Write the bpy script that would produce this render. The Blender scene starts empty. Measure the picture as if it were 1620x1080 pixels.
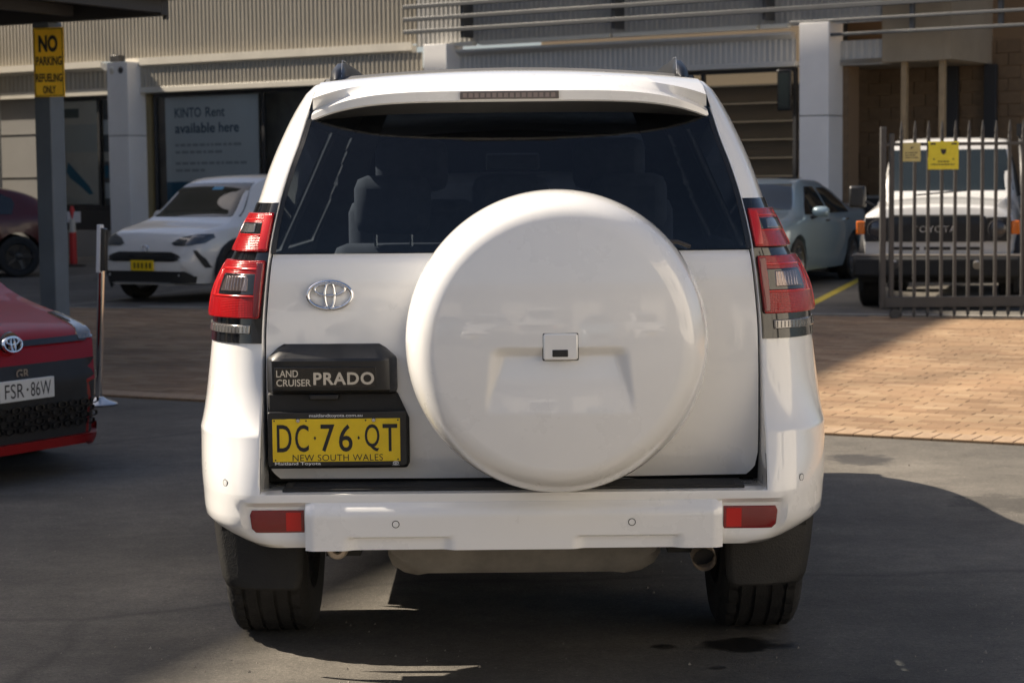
import bpy, bmesh, math, random
import numpy as np
from mathutils import Vector, Matrix
from mathutils.bvhtree import BVHTree
random.seed(7)
PI = math.pi
SC = bpy.context.scene
COL = SC.collection

# ------------------------------------------------------------------ camera
cam = bpy.data.cameras.new('camera'); camo = bpy.data.objects.new('camera', cam); COL.objects.link(camo)
cam.sensor_width = 36.0; cam.lens = 70.0; cam.clip_start = 0.05; cam.clip_end = 600
P = math.atan(255 / 3150); R = math.radians(0.58)
fw = Vector((0, math.cos(P), -math.sin(P))); up0 = Vector((0, math.sin(P), math.cos(P))); rt0 = Vector((1, 0, 0))
rt = rt0 * math.cos(R) - up0 * math.sin(R); up = up0 * math.cos(R) + rt0 * math.sin(R)
mw = Matrix((rt, up, -fw)).transposed().to_4x4(); mw.translation = Vector((0, 0, 1.49)); camo.matrix_world = mw
cam.dof.use_dof = True; cam.dof.focus_distance = 5.75; cam.dof.aperture_fstop = 8.0
SC.camera = camo
# ------------------------------------------------------------------ sky and sun
SUNV = Vector((-1.1, 0.38, 1.0)).normalized()          # towards the sun
w = bpy.data.worlds.new('World'); SC.world = w; w.use_nodes = True
nt = w.node_tree; bg = nt.nodes['Background']; sky = nt.nodes.new('ShaderNodeTexSky')
sky.sky_type = 'NISHITA'; sky.sun_disc = False
sky.sun_elevation = math.asin(SUNV.z); sky.sun_rotation = math.atan2(SUNV.x, SUNV.y)
sky.air_density = 0.8; sky.dust_density = 3.0; sky.ozone_density = 0.6
nt.links.new(sky.outputs[0], bg.inputs[0]); bg.inputs[1].default_value = 0.055
sl = bpy.data.lights.new('sun', 'SUN'); sl.energy = 3.9; sl.angle = math.radians(0.53); sl.color = (1.0, 0.88, 0.72)
so = bpy.data.objects.new('sun', sl); COL.objects.link(so)
so.rotation_mode = 'QUATERNION'; so.rotation_quaternion = (-SUNV).to_track_quat('-Z', 'Y'); so.location = (-30, 10, 30)
SC.view_settings.view_transform = 'Standard'; SC.view_settings.look = 'None'
SC.view_settings.exposure = 1.40; SC.view_settings.gamma = 1.0

# ------------------------------------------------------------------ materials
MATS = {}
def M(name, base=(.5, .5, .5), rough=.5, metal=0., coat=0., var=0., vscale=8., bump=0., bscale=60., spec=.5, coat_rough=.03, rvar=0.):
    if name in MATS: return MATS[name]
    m = bpy.data.materials.new(name); m.use_nodes = True; MATS[name] = m
    t = m.node_tree; p = t.nodes['Principled BSDF']
    p.inputs['Base Color'].default_value = (*base, 1); p.inputs['Roughness'].default_value = rough
    p.inputs['Metallic'].default_value = metal; p.inputs['Coat Weight'].default_value = coat
    p.inputs['Coat Roughness'].default_value = coat_rough; p.inputs['Specular IOR Level'].default_value = spec
    if var or bump or rvar:
        tc = t.nodes.new('ShaderNodeTexCoord')
    if var or rvar:
        n = t.nodes.new('ShaderNodeTexNoise'); n.inputs['Scale'].default_value = vscale; n.inputs['Detail'].default_value = 6
        n.inputs['Roughness'].default_value = .65
        t.links.new(tc.outputs['Object'], n.inputs['Vector'])
    if var:
        mr = t.nodes.new('ShaderNodeMapRange'); mr.inputs[1].default_value = .3; mr.inputs[2].default_value = .7
        mr.inputs[3].default_value = 1 - var; mr.inputs[4].default_value = 1 + var
        t.links.new(n.outputs['Fac'], mr.inputs[0])
        mx = t.nodes.new('ShaderNodeVectorMath'); mx.operation = 'SCALE'; mx.inputs[0].default_value = base
        t.links.new(mr.outputs[0], mx.inputs['Scale']); t.links.new(mx.outputs[0], p.inputs['Base Color'])
    if rvar:
        mr2 = t.nodes.new('ShaderNodeMapRange'); mr2.inputs[1].default_value = .3; mr2.inputs[2].default_value = .7
        mr2.inputs[3].default_value = max(0, rough - rvar); mr2.inputs[4].default_value = min(1, rough + rvar)
        t.links.new(n.outputs['Fac'], mr2.inputs[0]); t.links.new(mr2.outputs[0], p.inputs['Roughness'])
    if bump:
        b = t.nodes.new('ShaderNodeBump'); b.inputs['Strength'].default_value = bump; b.inputs['Distance'].default_value = .01
        n2 = t.nodes.new('ShaderNodeTexNoise'); n2.inputs['Scale'].default_value = bscale; n2.inputs['Detail'].default_value = 5
        t.links.new(tc.outputs['Object'], n2.inputs['Vector']); t.links.new(n2.outputs['Fac'], b.inputs['Height'])
        t.links.new(b.outputs[0], p.inputs['Normal'])
    return m

def MG(name, tint, ior=1.5, gloss=(1, 1, 1), rough=0.0):
    """single-sheet window glass: tinted see-through plus mirror reflection by Fresnel"""
    if name in MATS: return MATS[name]
    m = bpy.data.materials.new(name); m.use_nodes = True; MATS[name] = m
    t = m.node_tree; t.nodes.remove(t.nodes['Principled BSDF']); out = t.nodes['Material Output']
    tr = t.nodes.new('ShaderNodeBsdfTransparent'); tr.inputs[0].default_value = (*tint, 1)
    gl = t.nodes.new('ShaderNodeBsdfGlossy'); gl.inputs['Roughness'].default_value = rough; gl.inputs['Color'].default_value = (*gloss, 1)
    fr = t.nodes.new('ShaderNodeFresnel'); fr.inputs['IOR'].default_value = ior
    mx = t.nodes.new('ShaderNodeMixShader')
    t.links.new(fr.outputs[0], mx.inputs[0]); t.links.new(tr.outputs[0], mx.inputs[1]); t.links.new(gl.outputs[0], mx.inputs[2])
    t.links.new(mx.outputs[0], out.inputs[0])
    return m

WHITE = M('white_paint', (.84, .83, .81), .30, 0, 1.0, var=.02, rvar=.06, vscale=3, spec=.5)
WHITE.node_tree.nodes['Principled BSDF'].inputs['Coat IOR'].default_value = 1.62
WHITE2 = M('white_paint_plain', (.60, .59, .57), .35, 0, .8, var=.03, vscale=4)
SILVER = M('silver_blue_paint', (.27, .36, .41), .32, .3, 1.0)
REDP = M('red_paint', (.24, .0015, .003), .35, .0, .15, spec=.25)
DREDP = M('dark_red_paint', (.07, .002, .003), .35, .0, .35)
DARKP = M('charcoal_paint', (.05, .055, .06), .3, .3, 1.0)
BLACK = M('black_plastic', (.013, .013, .014), .38, 0, .15, rvar=.1, vscale=30)
BLACKM = M('black_matt_plastic', (.014, .0135, .013), .62, var=.25, vscale=12, bump=.15, bscale=300)
GLOSSB = M('gloss_black', (.008, .008, .009), .12, 0, .6)
RUBBER = M('tyre_rubber', (.017, .016, .015), .78, var=.35, vscale=18, bump=.3, bscale=120)
FLAP = M('mudflap_rubber', (.016, .015, .0135), .7, var=.4, vscale=9, bump=.2, bscale=180)
CHROME = M('chrome', (.82, .82, .83), .08, 1.0)
STEEL = M('brushed_steel', (.6, .6, .6), .22, 1.0)
ALLOY = M('alloy', (.5, .5, .51), .3, 1.0)
REDL = M('red_lens', (.34, .003, .005), .22, 0, .4, spec=.35)
REDLB = M('red_lens_bright', (.55, .010, .009), .2, 0, .4)
REDLD = M('red_lens_dark', (.20, .004, .006), .12, 0, 1.0)
CLEARL = M('clear_lens', (.24, .23, .225), .12, .6, .7)
ORANGE = M('amber_lens', (.75, .17, .01), .2, 0, .8)
YELLOW = M('plate_yellow', (.80, .55, .008), .4, 0, .2, var=.06, vscale=20)
SIGNY = M('sign_yellow', (.95, .58, .02), .45, var=.05, vscale=6)
SIGNL = M('sign_lemon', (.80, .68, .03), .5, var=.08, vscale=14)
SIGNP = M('sign_faded', (.58, .50, .20), .55, var=.1, vscale=14)
INK = M('black_ink', (.012, .012, .014), .5)
INKB = M('blue_grey_ink', (.07, .13, .20), .6)
WHITEINK = M('white_ink', (.78, .78, .78), .5)
DARKIN = M('interior_trim', (.06, .06, .062), .8, var=.2, vscale=10)
SEAT = M('seat_fabric', (.045, .047, .055), .85, var=.2, vscale=20)
UNDER = M('underbody', (.014, .0135, .0125), .75, var=.4, vscale=8)
TANK = M('dusty_tank', (.22, .20, .17), .7, var=.25, vscale=7)
EXH = M('exhaust_steel', (.46, .38, .30), .45, .45, var=.25, vscale=14)
GLASST = MG('tinted_glass', (.56, .62, .68), 1.55)
GLASSC = MG('clear_glass', (.75, .80, .78), 1.5)
GLASSD = M('dark_car_glass', (.012, .015, .016), .03, 0, 0, spec=.8)
GLASSG = M('green_car_glass', (.018, .024, .024), .03, 0, 0, spec=.8)
GLASSS = MG('shop_glass', (.90, .93, .93), 1.45)
CLAD = M('cream_cladding', (.40, .365, .30), .55, var=.06, vscale=1.2)
CLADG = M('grey_cladding', (.54, .53, .505), .55, var=.06, vscale=1.2)
TRIMW = M('cream_trim', (.62, .58, .50), .5, var=.08, vscale=2)
COLW = M('white_column_panel', (.82, .80, .775), .42, var=.05, vscale=1.5)
SHUT = M('grey_shutter', (.26, .25, .235), .55, var=.06, vscale=1)
SLATM = M('slat_grey', (.085, .088, .092), .5, var=.1, vscale=2)
FRAMED = M('dark_frame', (.035, .035, .037), .4)
RENDERB = M('beige_render', (.38, .31, .22), .8, var=.1, vscale=1.5, bump=.1)
BLOCKM = M('sandstone_block', (.20, .135, .08), .9, var=.3, vscale=3, bump=.4, bscale=40)
MORT = M('mortar', (.25, .165, .095), .95)
DARKWALL = M('dark_sheet_wall', (.055, .057, .06), .6, var=.1, vscale=1)
TIMBER = M('tan_post', (.38, .27, .15), .7, var=.15, vscale=5)
GATEM = M('gate_grey', (.06, .057, .054), .5, var=.15, vscale=6)
POSTB = M('post_blue_grey', (.13, .155, .18), .5, var=.1, vscale=3)
ROOFM = M('canopy_sheet', (.12, .12, .125), .55, var=.15, vscale=2)
BEAM = M('canopy_beam', (.05, .048, .046), .6)
POSTER = M('poster_white', (.82, .82, .81), .6, var=.03, vscale=1)
POSTERB = M('poster_blue', (.03, .16, .26), .6)
POSTERC = M('poster_warm', (.74, .68, .60), .6, var=.08, vscale=2)
POSTERT = M('poster_teal', (.04, .22, .34), .6)
CONE = M('bollard_red', (.55, .03, .025), .5)
CONEW = M('bollard_white', (.55, .50, .42), .6)
LINEY = M('yellow_line', (.55, .42, .05), .8, var=.3, vscale=9)
LINEW = M('worn_line', (.20, .19, .16), .9, var=.4, vscale=6)
FLOORIN = M('shop_floor', (.30, .29, .27), .3)
WALLIN = M('reflection_wall', (.22, .17, .115), .8)  # beige stands in for a reflection in the right windows

def lens_relief(m, sc=420., st=.35):
    t = m.node_tree; p = t.nodes['Principled BSDF']; tc = t.nodes.new('ShaderNodeTexCoord'); b = t.nodes.new('ShaderNodeBump'); b.inputs['Strength'].default_value = st; b.inputs['Distance'].default_value = .002
    hs = []
    for ax_ in ('X', 'Z'):
        wv = t.nodes.new('ShaderNodeTexWave'); wv.wave_type = 'BANDS'; wv.bands_direction = ax_; wv.inputs['Scale'].default_value = sc / 6.28; t.links.new(tc.outputs['Object'], wv.inputs['Vector']); hs.append(wv.outputs['Fac'])
    a = t.nodes.new('ShaderNodeMath'); a.operation = 'ADD'; t.links.new(hs[0], a.inputs[0]); t.links.new(hs[1], a.inputs[1]); t.links.new(a.outputs[0], b.inputs['Height']); t.links.new(b.outputs[0], p.inputs['Normal'])
lens_relief(REDL); lens_relief(REDLD, 600., .3)
# ------------------------------------------------------------------ mesh helpers
class MB:
    def __init__(s): s.v = []; s.f = []; s.m = []
    def add(s, vs, fs, mi=0):
        o = len(s.v); s.v += [tuple(v) for v in vs]; s.f += [tuple(i + o for i in f) for f in fs]; s.m += [mi] * len(fs); return s
    def box(s, x0, x1, y0, y1, z0, z1, mi=0):
        vs = [(x, y, z) for z in (z0, z1) for y in (y0, y1) for x in (x0, x1)]
        return s.add(vs, [(0, 2, 3, 1), (4, 5, 7, 6), (0, 1, 5, 4), (2, 6, 7, 3), (0, 4, 6, 2), (1, 3, 7, 5)], mi)
    def grid(s, rows, mi=0, cu=False, cv=False):
        nr, nc = len(rows), len(rows[0]); fs = []
        for i in range(nr if cu else nr - 1):
            for j in range(nc if cv else nc - 1):
                a = i * nc + j; b = i * nc + (j + 1) % nc; c = ((i + 1) % nr) * nc + (j + 1) % nc; d = ((i + 1) % nr) * nc + j
                fs.append((a, b, c, d))
        return s.add([p for r in rows for p in r], fs, mi)
    def poly(s, pts, mi=0): return s.add(pts, [tuple(range(len(pts)))], mi)
    def prism(s, pts, vec, mi=0):
        n = len(pts); q = [tuple(a + b for a, b in zip(p, vec)) for p in pts]
        return s.add(list(pts) + q, [tuple(range(n))[::-1], tuple(range(n, 2 * n))] + [(i, (i + 1) % n, n + (i + 1) % n, n + i) for i in range(n)], mi)
    def tube(s, path, r, n=8, mi=0, caps=True):
        path = [Vector(p) for p in path]; rs = r if isinstance(r, (list, tuple)) else [r] * len(path); rows = []
        for i, p in enumerate(path):
            d = (path[min(i + 1, len(path) - 1)] - path[max(i - 1, 0)]).normalized()
            a = d.orthogonal().normalized() if i == 0 else (a - d * a.dot(d)).normalized()
            b = d.cross(a)
            rows.append([tuple(p + (a * math.cos(2 * PI * k / n) + b * math.sin(2 * PI * k / n)) * rs[i]) for k in range(n)])
        s.grid(rows, mi, cv=True)
        if caps: s.poly(rows[0][::-1], mi); s.poly(rows[-1], mi)
        return s
    def lathe(s, prof, org, axis='x', n=48, mi=0, sgn=1, rf=None):
        rows = []
        for (r, h) in prof:
            row = []
            for k in range(n):
                a = 2 * PI * k / n; rr = r if rf is None else rf(r, h, k)
                c, d = rr * math.cos(a), rr * math.sin(a)
                if axis == 'x': row.append((org[0] + sgn * h, org[1] + c, org[2] + d))
                elif axis == 'y': row.append((org[0] + c, org[1] + sgn * h, org[2] + d))
                else: row.append((org[0] + c, org[1] + d, org[2] + sgn * h))
            rows.append(row)
        return s.grid(rows, mi, cv=True)
    def build(s, name, mats, parent=None, smooth=35, bevel=0, recalc=True, weld=1e-5):
        me = bpy.data.meshes.new(name); me.from_pydata(s.v, [], s.f)
        for m in (mats if isinstance(mats, (list, tuple)) else [mats]): me.materials.append(m)
        me.polygons.foreach_set('material_index', s.m)
        bm = bmesh.new(); bm.from_mesh(me)
        if weld: bmesh.ops.remove_doubles(bm, verts=bm.verts, dist=weld)
        bmesh.ops.dissolve_degenerate(bm, dist=1e-6, edges=bm.edges)
        if recalc: bmesh.ops.recalc_face_normals(bm, faces=bm.faces)
        bm.to_mesh(me); bm.free()
        if smooth:
            me.shade_smooth(); me.set_sharp_from_angle(angle=math.radians(smooth))
        o = bpy.data.objects.new(name, me); COL.objects.link(o); o.parent = parent
        if bevel:
            b = o.modifiers.new('bevel', 'BEVEL'); b.width = bevel; b.segments = 2; b.limit_method = 'ANGLE'; b.angle_limit = math.radians(40)
        return o

def tag(o, label, cat, group=None):
    o['label'] = label; o['category'] = cat
    if group: o['group'] = group
    return o
def struct(o): o['kind'] = 'structure'; return o
def stuff(o): o['kind'] = 'stuff'; return o
def empty(name, loc=(0, 0, 0), rz=0.):
    o = bpy.data.objects.new(name, None); COL.objects.link(o); o.location = loc; o.rotation_euler = (0, 0, rz); o.empty_display_size = .2; return o
def link(name, me, parent, loc=(0, 0, 0), rot=(0, 0, 0), scale=(1, 1, 1)):
    o = bpy.data.objects.new(name, me); COL.objects.link(o); o.parent = parent; o.location = loc; o.rotation_euler = rot; o.scale = scale; return o

def pch(xs, ys):
    """monotone cubic interpolation"""
    xs = [float(x) for x in xs]; ys = [float(y) for y in ys]; n = len(xs)
    h = [xs[i + 1] - xs[i] for i in range(n - 1)]; dl = [(ys[i + 1] - ys[i]) / h[i] for i in range(n - 1)]
    d = [dl[0]] + [0.] * (n - 2) + [dl[-1]]
    for i in range(1, n - 1):
        if dl[i - 1] * dl[i] > 0:
            w1 = 2 * h[i] + h[i - 1]; w2 = h[i] + 2 * h[i - 1]; d[i] = (w1 + w2) / (w1 / dl[i - 1] + w2 / dl[i])
    def f(x):
        if x <= xs[0]: return ys[0]
        if x >= xs[-1]: return ys[-1]
        i = max(k for k in range(n - 1) if xs[k] <= x); t = (x - xs[i]) / h[i]
        return ((1 + 2 * t) * (1 - t) ** 2 * ys[i] + t * (1 - t) ** 2 * h[i] * d[i] + t * t * (3 - 2 * t) * ys[i + 1] + t * t * (t - 1) * h[i] * d[i + 1])
    return f
def lin(xs, ys): return lambda x: float(np.interp(x, xs, ys))
def sst(a, b, x):
    t = min(1., max(0., (x - a) / (b - a))); return t * t * (3 - 2 * t)

def surf_patch(mb, rows, nc, S, off, thick, mi=0, nsub=1):
    """patch on a surface S(v,s,off); rows = [(v,s0,s1)...] -> slab standing off the surface with closed edges"""
    rr = []
    for i in range(len(rows) - 1):
        for k in range(nsub):
            t = k / nsub; rr.append(tuple(a + (b - a) * t for a, b in zip(rows[i], rows[i + 1])))
    rr.append(rows[-1])
    G = [[tuple(S(v, a + (b - a) * j / nc, off)) for j in range(nc + 1)] for (v, a, b) in rr]
    L = [[tuple(S(v, a + (b - a) * j / nc, off - thick)) for j in range(nc + 1)] for (v, a, b) in rr]
    mb.grid(G, mi)
    n = len(rr)
    mb.grid([[L[0][j] for j in range(nc + 1)], [G[0][j] for j in range(nc + 1)]], mi)
    mb.grid([[L[n - 1][j] for j in range(nc + 1)], [G[n - 1][j] for j in range(nc + 1)]], mi)
    mb.grid([[L[i][0] for i in range(n)], [G[i][0] for i in range(n)]], mi)
    mb.grid([[L[i][nc] for i in range(n)], [G[i][nc] for i in range(n)]], mi)
    return mb

def text_geo(s, bold=0., spacing=1.):
    cu = bpy.data.curves.new('t', 'FONT'); cu.body = s; cu.offset = bold; cu.resolution_u = 4; cu.space_character = spacing
    ob = bpy.data.objects.new('t', cu); me = bpy.data.meshes.new_from_object(ob)
    vs = [v.co.copy() for v in me.vertices]; fs = [tuple(p.vertices) for p in me.polygons]
    bpy.data.objects.remove(ob); bpy.data.curves.remove(cu); bpy.data.meshes.remove(me)
    return vs, fs
def text(mb, s, org, ex, ez, w, h, bold=0., spacing=1., mi=0, depth=0.):
    """lettering fitted in a w x h box whose lower left corner is org, along unit vectors ex, ez"""
    vs, fs = text_geo(s, bold, spacing)
    x0 = min(v.x for v in vs); x1 = max(v.x for v in vs); y0 = min(v.y for v in vs); y1 = max(v.y for v in vs)
    ex = Vector(ex); ez = Vector(ez); org = Vector(org)
    pts = [org + ex * ((v.x - x0) / (x1 - x0) * w) + ez * ((v.y - y0) / (y1 - y0) * h) for v in vs]
    mb.add(pts, fs, mi)
    if depth:
        nn = ex.cross(ez) * depth; o = len(mb.v)
        ec = {}
        for f in fs:
            for a, b in zip(f, f[1:] + f[:1]): ec[(min(a, b), max(a, b))] = ec.get((min(a, b), max(a, b)), 0) + 1
        bd = [e for e, c in ec.items() if c == 1]
        back = [p - nn for p in pts]
        mb.add(pts + back, [(a, b, b + len(pts), a + len(pts)) for a, b in bd], mi)
    return mb
def ring2d(mb, cx, cz, rx, rz, t, org, ex, ez, n=32, mi=0, lift=.006):
    """raised elliptic ring, rounded section, in plane ex/ez"""
    ex = Vector(ex); ez = Vector(ez); nn = ex.cross(ez); org = Vector(org); rows = []
    for k in range(n):
        a = 2 * PI * k / n; row = []
        for q in range(6):
            b = PI * q / 5; d = t * math.cos(b); l = lift * math.sin(b)
            row.append(tuple(org + ex * (cx + (rx + d) * math.cos(a)) + ez * (cz + (rz + d) * math.sin(a)) + nn * l))
        rows.append(row)
    return mb.grid(rows, mi, cu=True)
def emblem(mb, org, ex, ez, w, mi=0, lift=.008):
    """three interlaced ovals"""
    a = w / 2; b = a * .66; t = a * .095
    ring2d(mb, 0, 0, a - t, b - t, t, org, ex, ez, 40, mi, lift)
    ring2d(mb, 0, b * .36, a * .62, b * .38, t * .8, org, ex, ez, 32, mi, lift)
    ring2d(mb, 0, 0, a * .20, b * .84, t * .8, org, ex, ez, 32, mi, lift)
    return mb

# ------------------------------------------------------------------ ground
def ground_mat():
    m = bpy.data.materials.new('asphalt_ground'); m.use_nodes = True; t = m.node_tree; p = t.nodes['Principled BSDF']; L = t.links.new
    tc = t.nodes.new('ShaderNodeTexCoord'); co = tc.outputs['Object']
    def noise(s, d=6, r=.6, vec=co):
        n = t.nodes.new('ShaderNodeTexNoise'); n.inputs['Scale'].default_value = s; n.inputs['Detail'].default_value = d; n.inputs['Roughness'].default_value = r; L(vec, n.inputs['Vector']); return n.outputs['Fac']
    def rng(x, a, b, c, d):
        n = t.nodes.new('ShaderNodeMapRange'); n.inputs[1].default_value = a; n.inputs[2].default_value = b; n.inputs[3].default_value = c; n.inputs[4].default_value = d; L(x, n.inputs[0]); return n.outputs[0]
    def mul(a, b, op='MULTIPLY'):
        n = t.nodes.new('ShaderNodeMath'); n.operation = op
        for i, q in enumerate((a, b)):
            if isinstance(q, (int, float)): n.inputs[i].default_value = q
            else: L(q, n.inputs[i])
        return n.outputs[0]
    st = t.nodes.new('ShaderNodeMapping'); st.inputs['Scale'].default_value = (.35, 1.6, 1); st.inputs['Rotation'].default_value = (0, 0, .5); L(co, st.inputs[0])
    big = rng(noise(.55, 5, .6), .3, .7, .64, 1.32); streak = rng(noise(1.6, 6, .65, st.outputs[0]), .3, .7, .86, 1.12)
    mid = mul(rng(noise(2.3, 7, .7), .32, .68, .80, 1.18), rng(noise(11, 8, .75), .3, .7, .78, 1.18)); fine = mul(rng(noise(62, 5, .8), .28, .72, .60, 1.42), rng(noise(190, 3, .7), .25, .75, .75, 1.25))
    f = mul(mul(big, streak), mul(mid, fine))
    # pale stone chips
    chip = rng(noise(95, 1, .5), .70, .75, 0., .8); f = mul(f, mul(chip, 1., 'ADD'))
    # cracks / joints
    vo = t.nodes.new('ShaderNodeTexVoronoi'); vo.feature = 'DISTANCE_TO_EDGE'; vo.inputs['Scale'].default_value = .23
    wv = t.nodes.new('ShaderNodeMixRGB'); wv.blend_type = 'ADD'; wv.inputs[0].default_value = .35
    nn = t.nodes.new('ShaderNodeTexNoise'); nn.inputs['Scale'].default_value = 1.3; nn.inputs['Detail'].default_value = 6; L(co, nn.inputs['Vector'])
    L(co, wv.inputs[1]); L(nn.outputs['Color'], wv.inputs[2]); L(wv.outputs[0], vo.inputs['Vector'])
    crack = rng(vo.outputs['Distance'], .0, .010, .70, 1.); f = mul(f, crack)
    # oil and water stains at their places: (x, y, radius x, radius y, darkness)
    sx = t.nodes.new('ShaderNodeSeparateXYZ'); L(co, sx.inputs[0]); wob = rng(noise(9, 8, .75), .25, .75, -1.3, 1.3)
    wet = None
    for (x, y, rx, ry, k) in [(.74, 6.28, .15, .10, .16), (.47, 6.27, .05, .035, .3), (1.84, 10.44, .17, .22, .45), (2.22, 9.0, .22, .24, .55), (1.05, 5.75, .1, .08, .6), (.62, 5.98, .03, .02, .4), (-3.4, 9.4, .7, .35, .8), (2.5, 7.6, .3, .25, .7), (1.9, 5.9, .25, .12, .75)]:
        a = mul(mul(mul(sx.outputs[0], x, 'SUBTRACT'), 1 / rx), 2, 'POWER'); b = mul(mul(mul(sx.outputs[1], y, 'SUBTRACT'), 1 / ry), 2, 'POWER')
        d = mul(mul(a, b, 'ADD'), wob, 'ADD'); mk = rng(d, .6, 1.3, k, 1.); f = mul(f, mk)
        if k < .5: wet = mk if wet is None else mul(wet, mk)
    # worn paint outline of an old bay
    c = t.nodes.new('ShaderNodeVectorMath'); c.operation = 'SCALE'; c.inputs[0].default_value = (.111, .100, .084); L(f, c.inputs['Scale']); L(c.outputs[0], p.inputs['Base Color'])
    L(rng(wet, .2, 1., .45, .86), p.inputs['Roughness'])
    b = t.nodes.new('ShaderNodeBump'); b.inputs['Strength'].default_value = .55; b.inputs['Distance'].default_value = .008
    L(noise(80, 6, .75), b.inputs['Height']); L(b.outputs[0], p.inputs['Normal'])
    return m
g = MB(); g.add([(-200, -200, 0), (200, -200, 0), (200, 200, 0), (-200, 200, 0)], [(0, 1, 2, 3)])
struct(g.build('ground', ground_mat(), smooth=0, recalc=False))

# ------------------------------------------------------------------ brick paving
def brick_mat():
    m = bpy.data.materials.new('clay_paver'); m.use_nodes = True; t = m.node_tree; p = t.nodes['Principled BSDF']; L = t.links.new
    ge = t.nodes.new('ShaderNodeNewGeometry'); oi = t.nodes.new('ShaderNodeObjectInfo')
    ad = t.nodes.new('ShaderNodeMath'); ad.operation = 'ADD'; L(ge.outputs['Random Per Island'], ad.inputs[0]); L(oi.outputs['Random'], ad.inputs[1])
    fr = t.nodes.new('ShaderNodeMath'); fr.operation = 'FRACT'; L(ad.outputs[0], fr.inputs[0])
    cr = t.nodes.new('ShaderNodeValToRGB'); e = cr.color_ramp.elements
    e[0].position = 0; e[0].color = (.26, .155, .080, 1); e[1].position = 1; e[1].color = (.44, .305, .18, 1)
    for q, c in ((.15, (.36, .23, .125, 1)), (.35, (.29, .172, .092, 1)), (.55, (.40, .268, .15, 1)), (.8, (.34, .205, .11, 1))):
        k = e.new(q); k.color = c
    L(fr.outputs[0], cr.inputs[0])
    tc = t.nodes.new('ShaderNodeTexCoord'); n = t.nodes.new('ShaderNodeTexNoise'); n.inputs['Scale'].default_value = .9; n.inputs['Detail'].default_value = 7
    gp = t.nodes.new('ShaderNodeNewGeometry'); L(gp.outputs['Position'], n.inputs['Vector'])
    mr = t.nodes.new('ShaderNodeMapRange'); mr.inputs[1].default_value = .3; mr.inputs[2].default_value = .7; mr.inputs[3].default_value = .52; mr.inputs[4].default_value = .90; L(n.outputs[0], mr.inputs[0])
    v = t.nodes.new('ShaderNodeVectorMath'); v.operation = 'SCALE'; L(cr.outputs[0], v.inputs[0]); L(mr.outputs[0], v.inputs['Scale']); L(v.outputs[0], p.inputs['Base Color'])
    p.inputs['Roughness'].default_value = .85
    n2 = t.nodes.new('ShaderNodeTexNoise'); n2.inputs['Scale'].default_value = 90; L(gp.outputs['Position'], n2.inputs['Vector'])
    b = t.nodes.new('ShaderNodeBump'); b.inputs['Strength'].default_value = .3; b.inputs['Distance'].default_value = .004; L(n2.outputs[0], b.inputs['Height']); L(b.outputs[0], p.inputs['Normal'])
    return m
BRICK = brick_mat()
BORDER = M('pale_border_paver', (.31, .215, .135), .85, var=.15, vscale=12, bump=.2)
pd = Vector((5.28, -2.81, 0)).normalized(); pn = Vector((-pd.y, pd.x, 0)); p0 = Vector((-2.46, 13.72, 0))
fa = Vector((-4.2, 23.58, 0)); fb = Vector((3.94, 20.97, 0)); fs_ = (fb.y - fa.y) / (fb.x - fa.x)
def far_ok(p): return p.y < fa.y + fs_ * (p.x - fa.x)
sheet = MB(); q = [p0 + pd * -9, p0 + pd * 16]
sheet.poly([tuple(q[0]) [:2] + (.0135,), tuple(q[1])[:2] + (.0135,), (q[1].x + 6, fa.y + fs_ * (q[1].x + 6 - fa.x), .0135), (q[0].x - 3, fa.y + fs_ * (q[0].x - 3 - fa.x), .0135)])
paving = struct(sheet.build('brick_paving', MORT, smooth=0, recalc=False))
ang = math.atan2(pd.y, pd.x)
def brick_mesh(l, w_, h, nm, mt):
    b = MB(); c = .0035; x, y = l / 2, w_ / 2
    vs = [(-x, -y, -.004), (x, -y, -.004), (x, y, -.004), (-x, y, -.004), (-x, -y, h - c), (x, -y, h - c), (x, y, h - c), (-x, y, h - c), (-x + c, -y + c, h), (x - c, -y + c, h), (x - c, y - c, h), (-x + c, y - c, h)]
    fs = [(8, 9, 10, 11)] + [(i, (i + 1) % 4, 4 + (i + 1) % 4, 4 + i) for i in range(4)] + [(4 + i, 4 + (i + 1) % 4, 8 + (i + 1) % 4, 8 + i) for i in range(4)]
    b.add(vs, fs); return vs, fs
BV, BF = brick_mesh(.2275, .1125, .014, 'b', BRICK)
me_b = bpy.data.meshes.new('brick'); me_b.from_pydata(BV, [], BF); me_b.materials.append(BRICK)
V2, F2 = brick_mesh(.226, .111, .016, 'b', BORDER)
me_s = bpy.data.meshes.new('border_brick'); me_s.from_pydata(V2, [], F2); me_s.materials.append(BORDER)
spots = []
for r in range(84):
    sh_ = (r % 2) * .115 + random.uniform(-.03, .03)
    for c in range(-40, 70):
        p = p0 + pn * (.24 + .06 + r * .115) + pd * (c * .23 + sh_)
        if far_ok(p) and abs(p.x) < p.y * .30 + .6: spots.append(p)
def seen(p):
    x = 810 + 3150 * p.x / p.y; return -15 < x < 340 or 1275 < x < 1635
vis = sorted([p for p in spots if seen(p)], key=lambda p: p.y)[:290]
vid = {(round(p.x, 3), round(p.y, 3)) for p in vis}
for p in vis:
    link('brick', me_b, paving, (p.x, p.y, .002 + random.uniform(-.0015, .0015)), (random.uniform(-.006, .006), random.uniform(-.006, .006), ang + random.uniform(-.012, .012)))
rest = MB()
for p in spots:
    if (round(p.x, 3), round(p.y, 3)) in vid: continue
    a = ang + random.uniform(-.012, .012); ca, sa = math.cos(a), math.sin(a); dz = .002 + random.uniform(-.0015, .0015)
    tx, ty = random.uniform(-.008, .008), random.uniform(-.008, .008)
    rest.add([(p.x + ca * x - sa * y, p.y + sa * x + ca * y, z + dz + x * tx + y * ty) for x, y, z in BV], BF)
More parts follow.
